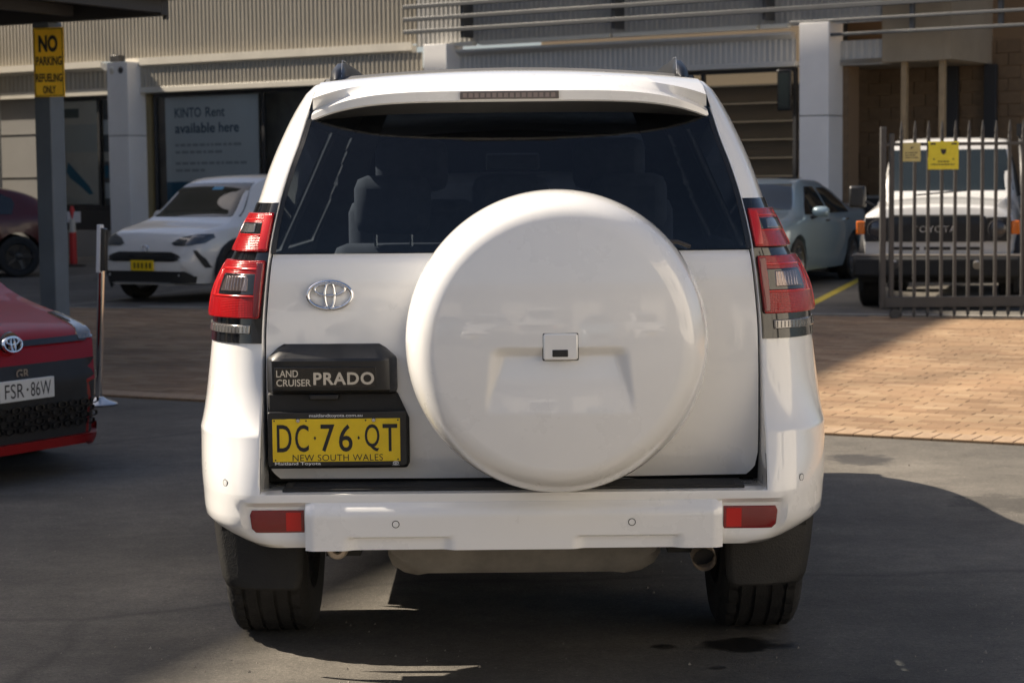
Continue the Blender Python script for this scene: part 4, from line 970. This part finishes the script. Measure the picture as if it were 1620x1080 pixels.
# ------------------------------------------------------------------ other vehicles
def car_body(root, mt, L_, top, wid, wtop, belt, bot, axles, Rw, zm=.62, lower_in=.93, name='body', sect=None):
    """loft along y (0 = nose, negative backwards); all curves are functions of y"""
    n = int(L_ / .055); ys_ = [-L_ * i / n for i in range(n + 1)]
    def arch(y):
        z = 0
        for c in axles:
            if abs(y - c) < Rw + .055: z = max(z, Rw + math.sqrt((Rw + .055) ** 2 - (y - c) ** 2))
        return z
    cols = []
    for y in ys_:
        zt, w_, wt, zb, zl = top(y), wid(y), wtop(y), belt(y), bot(y); zb = min(zb, zt - .02)
        P_ = [(w_ * .80, zl), (w_ * lower_in, zl + .02), (w_ * .985, zl + (zm - zl) * .45), (w_, zm if zm < zb - .1 else zl + (zb - zl) * .6), (w_ * .992, zb - (zb - zl) * .18), (w_ * .965, zb - .012)]
        h = zt - zb
        for f, g_ in ((.0, 0.), (.3, .22), (.6, .5), (.82, .74), (.93, .90), (.985, .985)): P_.append((w_ * .955 + (wt - w_ * .955) * g_, zb + h * f))
        P_ += [(wt * .93, zt), (wt * .75, zt + .008), (wt * .45, zt + .018), (0, zt + .022)]
        a_ = arch(y); P_ = [(x, max(z, a_) if x > w_ * .5 and z < zb else z) for x, z in P_]
        cols.append([(x, y, z) for x, z in P_] + [(-x, y, z) for x, z in P_[-2::-1]])
    m = MB(); m.grid(cols); m.poly(cols[0]); m.poly(cols[-1]); o = m.build(name, mt, root, smooth=38, weld=1e-4)
    me = o.data; bvh = BVHTree.FromPolygons([v.co for v in me.vertices], [p.vertices for p in me.polygons])
    def front(z, x, off):
        h = bvh.ray_cast(Vector((x, 3, z)), Vector((0, -1, 0)))
        if h[0] is None: h = bvh.find_nearest(Vector((x, 0, z)))
        nn = h[1]; nn = nn if nn.y > 0 else -nn; p = h[0] + (nn * .6 + Vector((0, .4, 0))) * off; return tuple(p)
    def side(sgn):
        def f(z, y, off):
            h = bvh.ray_cast(Vector((sgn * 3, y, z)), Vector((-sgn, 0, 0)))
            if h[0] is None: h = bvh.find_nearest(Vector((sgn, y, z)))
            return (h[0].x + sgn * off, h[0].y, h[0].z)
        return f
    return o, front, side
def put(root, nm, mt, S, rows, off=.006, th=.02, nc=10, nsub=3, bevel=0):
    m = MB(); surf_patch(m, rows, nc, S, off, th, 0, nsub); return m.build(nm, mt, root, smooth=40, bevel=bevel)
def mirror_arm(root, mt, x, y, z, sgn, w_=.2, h=.15):
    m = MB(); rws = []
    for (t, a) in ((0, .5), (.15, .9), (.5, 1), (.85, .92), (1, .6)):
        xx = x + sgn * w_ * t; rws.append([(xx, y + .07 * a * math.cos(q), z + h / 2 * a * math.sin(q)) for q in [2 * PI * k / 12 for k in range(12)]])
    m.grid(rws, cv=True); m.poly(rws[0]); m.poly(rws[-1]); o = m.build('door_mirror', mt, root, smooth=50)
    m = MB(); m.tube([(x + sgn * .08, y, z - h * .3), (x - sgn * .08, y + .02, z - h * .7)], .025, 8); m.build('mirror_arm', BLACK, o)
def head(hx, hy): return math.atan2(-hx, hy)
def arch_ring(root, x, y, R_, t, sgn, mt=BLACKM):
    m = MB(); rws = []
    for k in range(19):
        a = PI * (-.12 + 1.24 * k / 18); c, s = math.cos(a), math.sin(a)
        rws.append([(x, y + (R_ - .02) * c, R_ - .05 + (R_ - .02) * s - .0), (x + sgn * .02, y + R_ * c, R_ - .05 + R_ * s), (x + sgn * .02, y + (R_ + t) * c, R_ - .05 + (R_ + t) * s), (x - sgn * .03, y + (R_ + t + .01) * c, R_ - .05 + (R_ + t + .01) * s)])
    m.grid(rws); m.build('arch_trim', mt, root, smooth=40)

def hatch(name, loc, hd, mt, L_=4.18, W=.88, H=1.59, cross=True, label='', nose=None, zbot=.22, wn=None):
    r = empty(name, loc, head(*hd)); tag(r, label, 'car'); k = H / 1.59; nose = nose or (1.05, .98, .90, .79, .56); wn = wn or (.985, .93, .84, .66)
    top = pch([-L_, -L_ + .08, -L_ + .30, -L_ + .75, -2.6, -1.9, -1.55, -.98, -.78, -.4, -.15, 0], [.80, 1.05, 1.35 * k, 1.50 * k, 1.585 * k, 1.56 * k, 1.46 * k, *nose])
    wid = pch([-L_, -L_ + .15, -L_ + .6, -2.6, -1.2, -.7, -.35, -.15, 0], [W * .78, W * .92, W, W, W, *[W * q for q in wn]])
    wtop = pch([-L_, -L_ + .3, -2.8, -1.6, -1.0, -.7, -.2, 0], [.5, .52, .58, .57, .66, .72, .66, .5])
    belt = pch([-L_, -2.5, -1.0, -.7, -.2, 0], [1.02, .99, .95, .92, .78, .55]); bot = pch([-L_, -L_ + .3, -3, -1, -.3, 0], [.42, .26, .22, .22, zbot, zbot + .01])
    Rw = .335; ax1 = -.83; ax2 = ax1 - 2.56
    b, F, S = car_body(r, mt, L_, top, wid, wtop, belt, bot, (ax1, ax2), Rw)
    for sx in (-1, 1):
        for y in (ax1, ax2): wheel(r, sx * (W - .11), y, Rw, Rw, .205, sx, .23, 5, 40, ALLOY if cross else BLACK, False)
    put(r, 'windscreen', GLASSD if not cross else M('warm_windscreen', (.03, .026, .014), .04, 0, 0, spec=.8), F, [(1.06, -.72, .72), (1.2, -.67, .67), (1.32, -.62, .62), (1.43 * k, -.57, .57), (1.49 * k, -.53, .53)], .006, .015, 14)
    for sx in (-1, 1):
        put(r, 'side_window', GLASSD, S(sx), [(1.02, -2.25, -1.38), (1.2, -2.25, -1.55), (1.36 * k, -2.22, -1.78), (1.45 * k, -2.2, -1.95)], .006, .015, 6)
        put(r, 'side_window', GLASSD, S(sx), [(1.02, -3.3, -2.35), (1.2, -3.35, -2.35), (1.36 * k, -3.3, -2.35), (1.45 * k, -3.1, -2.35)], .006, .015, 6)
        mirror_arm(r, mt, sx * W * .98, -1.52, 1.06, sx)
    return r, b, F, S
# white crossover at the left
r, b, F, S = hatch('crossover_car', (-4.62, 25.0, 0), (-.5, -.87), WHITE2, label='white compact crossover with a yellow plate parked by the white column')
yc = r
put(r, 'grille', BLACK, F, [(.64, -.42, .42), (.60, -.55, .55), (.55, -.60, .60), (.52, -.48, .48)], .008, .02, 16)
for k in range(3): put(r, 'grille_bar', GLOSSB, F, [(.615 - k * .03, -.5, .5), (.607 - k * .03, -.5, .5)], .016, .01, 12, 1)
put(r, 'lower_bumper', BLACKM, F, [(.40, -.62, .62), (.33, -.72, .72), (.25, -.7, .7)], .012, .02, 16)
put(r, 'skid_lip', M('lip_grey', (.2, .2, .2), .5), F, [(.262, -.45, .45), (.245, -.45, .45)], .025, .02, 10, 1)
for sx in (-1, 1):
    sg2 = lambda a, b_: (min(sx * a, sx * b_), max(sx * a, sx * b_))
    hl = put(r, 'headlight', M('smoked_headlight', (.05, .055, .06), .1, .2, 1.), F, [(.855, *sg2(.66, .80)), (.81, *sg2(.48, .815)), (.745, *sg2(.38, .78)), (.715, *sg2(.44, .66))], .010, .02, 10)
    put(r, 'light_strip', CLEARL, F, [(.825, *sg2(.54, .76)), (.812, *sg2(.50, .76))], .016, .01, 6, 1)
    put(r, 'fog_recess', BLACKM, F, [(.66, *sg2(.70, .735)), (.55, *sg2(.745, .79)), (.44, *sg2(.78, .81))], .008, .02, 4)
    put(r, 'bumper_wing', WHITE2, F, [(.56, *sg2(.56, .60)), (.46, *sg2(.62, .74)), (.37, *sg2(.68, .775)), (.34, *sg2(.70, .76))], .022, .03, 6)
    for y in (-.83, -3.39): arch_ring(r, sx * .875, y, .385, .075, sx)
m = MB(); f0 = F(.675, 0, .012); emblem(m, f0, (-1, 0, 0), (0, 0, 1), .13, lift=.012); m.build('emblem', CHROME, r)
f0 = F(.47, 0, .02); m = MB(); m.box(-.186, .186, f0[1] - .005, f0[1] + .008, .405, .535); pl2 = m.build('number_plate', YELLOW, r, bevel=.003)
m = MB()
for i, u in enumerate((-.13, -.07, .0, .06, .12)): m.box(u - .018, u + .014, f0[1] + .0085, f0[1] + .010, .435, .505)
m.build('plate_marks', M('plate_ink_soft', (.10, .075, .01), .5), pl2, smooth=0)
put(r, 'toll_tag', M('blue_tag', (.05, .28, .45), .4), F, [(1.44, -.16, .0), (1.40, -.17, .0)], .010, .004, 4, 1)

# dark red hatch far left
r, b, F, S = hatch('hatchback_car', (-11.45, 32.0, 0), (-.92, -.30), DREDP, 4.0, .84, 1.50, False, 'dark red hatchback standing behind the canopy post')
for sx in (-1, 1): put(r, 'tail_light', REDLD, S(sx), [(1.05, -3.98, -3.75), (.85, -3.98, -3.8)], .006, .01, 4)

# red performance hatch, nose in at the left
r, b, F, S = hatch('hatchback_car', (-2.45, 9.95, 0), (.85, -.53), REDP, 3.99, .90, 1.45, False, 'bright red hatchback with black honeycomb grille and white plate', (.93, .86, .78, .71, .48), .14, (.97, .85, .71, .52))
put(r, 'upper_grille', BLACKM, F, [(.585, -.62, .62), (.52, -.74, .74), (.46, -.76, .76)], .008, .02, 18)
lg = put(r, 'lower_grille', BLACKM, F, [(.46, -.76, .76), (.36, -.72, .72), (.26, -.72, .72), (.195, -.72, .72)], .010, .02, 18)
for i in range(4):
    for j in range(13):
        x = -.48 + j * .08 + (i % 2) * .04; z = .37 - i * .034
        if abs(x) < .52:
            m = MB(); c = Vector(F(z, x, .016)); rws = [[tuple(c + Vector((q * math.cos(a), d - .0 * q, q * .55 * math.sin(a)))) for a in [PI / 6 + PI / 3 * t for t in range(6)]] for q, d in ((.036, 0), (.033, .008), (.028, .008), (.026, -.004))]
            m.grid(rws, cv=True); m.build('mesh_cell', GLOSSB if (i + j) % 2 else BLACK, lg)
put(r, 'front_lip', REDP, F, [(.205, -.80, .80), (.19, -.86, .86), (.158, -.84, .84)], .045, .06, 18)
put(r, 'nose_slot', BLACK, F, [(.70, -.62, .62), (.672, -.62, .62)], .008, .02, 14, 1)
for sx in (-1, 1):
    sg2 = lambda a, b_: (min(sx * a, sx * b_), max(sx * a, sx * b_))
    hl = put(r, 'headlight', M('lamp_glass', (.10, .09, .075), .08, .3, 1.), F, [(.80, *sg2(.66, .76)), (.76, *sg2(.60, .80)), (.71, *sg2(.52, .80)), (.68, *sg2(.50, .70))], .010, .02, 10)
    put(r, 'daylight_strip', CLEARL, F, [(.79, *sg2(.73, .75)), (.70, *sg2(.765, .785))], .018, .01, 4, 2)
    put(r, 'bumper_corner_vent', GLOSSB, F, [(.50, *sg2(.72, .82)), (.30, *sg2(.70, .84))], .014, .02, 6, 3)
    put(r, 'side_badge', CONEW, F, [(.505, *sg2(.60, .64)), (.470, *sg2(.60, .64))], .022, .004, 2, 1)
f0 = Vector(F(.685, 0, .02)); m = MB(); emblem(m, f0 + Vector((0, .006, 0)), (-1, 0, 0), (0, -.2, 1), .135, lift=.014); em = m.build('emblem', CHROME, r)
m = MB(); m.lathe([(0, .0), (.06, .0), (.065, -.015)], tuple(f0), 'y', 24); m.build('emblem_disc', GLOSSB, em)
f0 = F(.43, 0, .018); fy = max(f0[1], F(.43, .18, .018)[1]) + .004
m = MB(); m.box(-.186, .186, fy - .02, fy, .415, .520); pl2 = m.build('number_plate', M('plate_white', (.66, .66, .64), .4), r, bevel=.003)
m = MB(); text(m, 'FSR', (.155, fy + .001, .432), (-1, 0, 0), (0, 0, 1), .13, .072, .0); text(m, '86W', (-.02, fy + .001, .432), (-1, 0, 0), (0, 0, 1), .14, .072, .0)
m.box(-.004, .008, fy + .0005, fy + .0015, .463, .475); m.build('plate_letters', INK, pl2, smooth=0, recalc=False)
f0 = F(.545, 0, .012); m = MB(); text(m, 'GR', (.045, f0[1] + .004, .525), (-1, 0, 0), (0, 0, 1), .09, .045, .02); m.build('grille_badge', M('dim_chrome', (.25, .25, .25), .3, 1.), r, smooth=0, recalc=False)

# silver sedan and dark car behind it
def sedan(name, loc, hd, mt, label, L_=4.80, W=.91):
    r = empty(name, loc, head(*hd)); tag(r, label, 'car')
    top = pch([-L_, -L_ + .06, -L_ + .2, -L_ + .75, -L_ + 1.35, -2.75, -2.15, -1.9, -1.15, -.95, -.4, -.15, 0], [.75, 1.0, 1.09, 1.12, 1.36, 1.45, 1.46, 1.42, 1.02, .98, .88, .80, .58])
    wid = pch([-L_, -L_ + .15, -L_ + .6, -2.6, -1.2, -.7, -.3, -.12, 0], [W * .78, W * .93, W, W, W, W * .985, W * .92, W * .82, W * .66])
    wtop = pch([-L_, -L_ + .6, -L_ + 1.4, -2.8, -2.0, -1.2, -.7, -.2, 0], [.62, .60, .53, .56, .56, .70, .74, .66, .5])
    belt = pch([-L_, -2.5, -1.1, -.7, -.2, 0], [1.0, .95, .92, .88, .74, .52]); bot = pch([-L_, -L_ + .3, -3, -1, -.3, 0], [.36, .24, .20, .20, .20, .22])
    Rw = .335; ax1 = -.95; ax2 = ax1 - 2.78
    b, F, S = car_body(r, mt, L_, top, wid, wtop, belt, bot, (ax1, ax2), Rw)
    for sx in (-1, 1):
        for y in (ax1, ax2): wheel(r, sx * (W - .11), y, Rw, Rw, .21, sx, .24, 10, 40, ALLOY, False)
        put(r, 'side_window', GLASSD, S(sx), [(.985, -2.45, -1.42), (1.12, -2.45, -1.62), (1.26, -2.44, -1.85), (1.36, -2.40, -2.02)], .006, .015, 8)
        put(r, 'side_window', GLASSD, S(sx), [(.985, -3.55, -2.52), (1.12, -3.48, -2.52), (1.26, -3.25, -2.52), (1.34, -2.95, -2.52)], .006, .015, 8)
        mirror_arm(r, mt, sx * W * .98, -1.62, 1.02, sx, .22)
        for y in (-2.3, -3.3): put(r, 'door_handle', CHROME, S(sx), [(.90, y - .1, y + .1), (.88, y - .1, y + .1)], .025, .03, 4, 1)
        sg2 = lambda a, b_: (min(sx * a, sx * b_), max(sx * a, sx * b_))
        put(r, 'headlight', CLEARL, F, [(.76, *sg2(.55, .78)), (.66, *sg2(.45, .8))], .008, .02, 8)
    put(r, 'windscreen', GLASSG, F, [(1.05, -.70, .70), (1.15, -.66, .66), (1.28, -.60, .60), (1.40, -.53, .53)], .006, .015, 14)
    put(r, 'grille', BLACK, F, [(.62, -.4, .4), (.45, -.5, .5), (.3, -.55, .55)], .008, .02, 12)
    m = MB(); m.box(-.36, .36, -2.9, -2.35, 1.476, 1.486); m.build('sunroof', GLOSSB, r, bevel=.004)
    return r
ld = Vector((.91, -.42, 0))
sed_r = Vector((4.93, 29.2, 0)); hdv = Vector((-.42, -.91, 0)).normalized()
nose = sed_r - ld.normalized() * .80 + hdv * (2.78 + .95)
sdn = sedan('sedan_car', tuple(nose), tuple(hdv)[:2], SILVER, 'silver-blue sedan beside the yellow bay line')
nose2 = nose + Vector((1.35, 4.6, 0))
sedan('sedan_car', tuple(nose2), tuple(hdv)[:2], DARKP, 'charcoal car half hidden behind the silver-blue sedan')

# white utility truck behind the gate
r = empty('utility_truck', (4.76, 22.25, 0), head(-.28, -.96)); tag(r, 'white utility truck with black grille and bumper behind the picket gate', 'truck')
L_ = 5.2; W = .895
top = lin([-L_, -L_ + .02, -2.95, -2.9, -2.86, -2.2, -1.95, -1.90, -1.58, -1.50, -.6, -.12, -.03, 0], [1.15, 1.2, 1.2, 1.5, 1.86, 1.93, 1.90, 1.86, 1.29, 1.25, 1.20, 1.15, 1.11, 1.0])
wid = pch([-L_, -1.6, -1.2, -.5, -.1, 0], [W * .95, W * .95, W * .96, W * .96, W * .93, W * .90])
wtop = pch([-L_, -3, -2.9, -2.0, -1.6, -1.3, -.3, 0], [.8, .8, .66, .66, .72, .70, .62, .6])
belt = lin([-L_, -1.55, -1.45, -.1, 0], [1.18, 1.18, 1.10, 1.06, .98]); bot = lin([-L_, 0], [.52, .52])
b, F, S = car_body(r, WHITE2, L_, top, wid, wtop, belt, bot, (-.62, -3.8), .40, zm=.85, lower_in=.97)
for sx in (-1, 1):
    sg2 = lambda a, b_: (min(sx * a, sx * b_), max(sx * a, sx * b_))
    for y in (-.62, -3.8): wheel(r, sx * .78, y, .40, .40, .25, sx, .22, 6, 40, BLACK, True)
    arch_ring(r, sx * .86, -.62, .44, .09, sx)
    m = MB(); m.box(*sg2(.80, .895), -.08, .015, .84, .99); m.build('indicator', ORANGE, r, bevel=.01)
    m = MB(); m.box(*sg2(.53, .80), -.06, .02, .76, 1.03); lp = m.build('lamp_panel', BLACK, r, bevel=.01)
    m = MB(); m.lathe([(0, .03), (.07, .03), (.098, .015), (.105, .03), (.112, .018), (.112, -.01)], (sx * .66, .012, .895), 'y', 28); m.build('headlight', M('dusky_headlight', (.07, .07, .075), .12, .3, .6), lp)
    m = MB(); m.box(*sg2(.96, 1.16), -1.62, -1.52, 1.12, 1.38); mr_ = m.build('door_mirror', BLACK, r, bevel=.03, smooth=50)
    m = MB(); m.tube([(sx * .98, -1.57, 1.2), (sx * .84, -1.6, 1.12)], .02, 6); m.build('mirror_arm', BLACK, mr_)
    put(r, 'side_window', GLASSD, S(sx), [(1.24, -2.75, -1.68), (1.45, -2.75, -1.8), (1.72, -2.72, -1.97)], .006, .015, 8)
ws = put(r, 'windscreen', GLASSG, F, [(1.315, -.76, .76), (1.42, -.74, .74), (1.55, -.71, .71), (1.70, -.68, .68), (1.80, -.66, .66)], .006, .02, 14)
put(r, 'grille', BLACK, F, [(1.035, -.53, .53), (.88, -.53, .53), (.755, -.53, .53)], .012, .03, 12)
put(r, 'grille_frame', BLACKM, F, [(1.05, -.50, .50), (1.03, -.50, .50)], .03, .03, 8, 1)
f0 = F(.9, 0, .016)
m = MB(); text(m, 'TOYOTA', (.27, f0[1] + .006, .862), (-1, 0, 0), (0, 0, 1), .48, .072, .012, 1.1, depth=-.008); m.build('grille_letters', CHROME, r, smooth=0, recalc=False)
for u in (-.34, 0, .34): put(r, 'air_slot', BLACK, F, [(.70, u - .145, u + .145), (.665, u - .145, u + .145)], .006, .02, 6, 1)
m = MB(); m.box(-.92, .92, -.02, .20, .36, .60); bp = m.build('bumper', BLACKM, r, bevel=.04, smooth=50)
m = MB(); m.box(-.93, .93, -.3, .17, .595, .622); m.build('bumper_cap', M('bumper_cap_grey', (.13, .115, .10), .5), bp, bevel=.015)
m = MB(); m.tube([(.45, .20, .52), (.45, .23, .50)], .05, 12); m.build('fog_lamp', CLEARL, bp); m = MB(); m.tube([(-.45, .20, .52), (-.45, .23, .50)], .05, 12); m.build('fog_lamp', CLEARL, bp)
m = MB(); m.box(-.85, .85, -1.2, -.02, .30, .52); m.build('underbody', UNDER, r)
m = MB(); m.tube([(-.90, -.75, 1.02), (-.93, -1.2, 1.16), (-.88, -1.55, 1.3), (-.84, -1.85, 1.82), (-.84, -1.9, 2.0)], .04, 10); m.box(-.90, -.78, -1.93, -1.82, 1.95, 2.1); m.build('snorkel', BLACK, r, smooth=50)
m = MB(); m.tube([(.3, -.9, 1.27), (-.3, -1.45, 1.32)], .01, 6); m.build('wiper', BLACK, r)

# ------------------------------------------------------------------ parked cars mirrored in the paint, plus unseen buildings added for light and reflections
def copy_tree(o, parent=None):
    c = o.copy(); COL.objects.link(c); c.parent = parent
    for ch in list(o.children): copy_tree(ch, c)
    return c
for (src, x, y, lb) in ((yc, -3.4, -6.6, 'white compact crossover parked across the yard, facing the spare wheel cover'), (r, -.6, -7.0, 'white utility truck parked across the yard, facing the spare wheel cover'), (sdn, 2.2, -6.4, 'silver-blue sedan parked across the yard, facing the spare wheel cover'), (sdn, -6.2, -7.4, 'silver-blue sedan at the end of the row across the yard'), (yc, 4.9, -7.0, 'white compact crossover at the end of the row across the yard')):
    c = copy_tree(src); c.location = (x, y, 0); c.rotation_euler = (0, 0, .12); c['label'] = lb
sh = empty('bounce_shed', (0, -22, 0)); tag(sh, 'unseen pale shed added across the yard for bounce light and reflections', 'building')  # added out of view to throw light back and fill reflections
m = MB(); m.box(-26, 30, -6, 0, 0, 4.2); m.build('wall', M('pale_render', (.74, .70, .63), .8, var=.06, vscale=.5), sh, smooth=0)
nb = empty('bounce_building', (13.5, 0, 0)); tag(nb, 'unseen white building added beside the yard to bounce sunlight', 'building')  # added out of view as a sunlit reflector for the car's rear
m = MB(); m.box(0, 8, -24, 5, 0, 9.5); m.build('wall', M('white_render', (.76, .73, .67), .8, var=.05, vscale=.5), nb, smooth=0)
m = MB(); m.box(-.25, 8.2, -24.2, 5.2, 9.5, 9.8); m.build('parapet', COLW, nb, smooth=0)
for k in range(4):
    for z in (1.2, 5.4):
        m = MB(); m.box(-.04, .02, -21 + k * 5.6, -19.4 + k * 5.6, z, z + 1.7); m.build('window', GLASSD, nb, smooth=0)
m = MB(); m.prism([(-26.4, .4, 4.2), (-26.4, -6.4, 4.2), (-26.4, -3, 5.4)], (56.8, 0, 0)); m.build('roof', ROOFM, sh, smooth=0)
for k in range(7):
    m = MB(); m.box(-23 + k * 7, -19 + k * 7, .005, .06, .1, 3.2); m.build('roller_door', SHUT, sh, smooth=0)
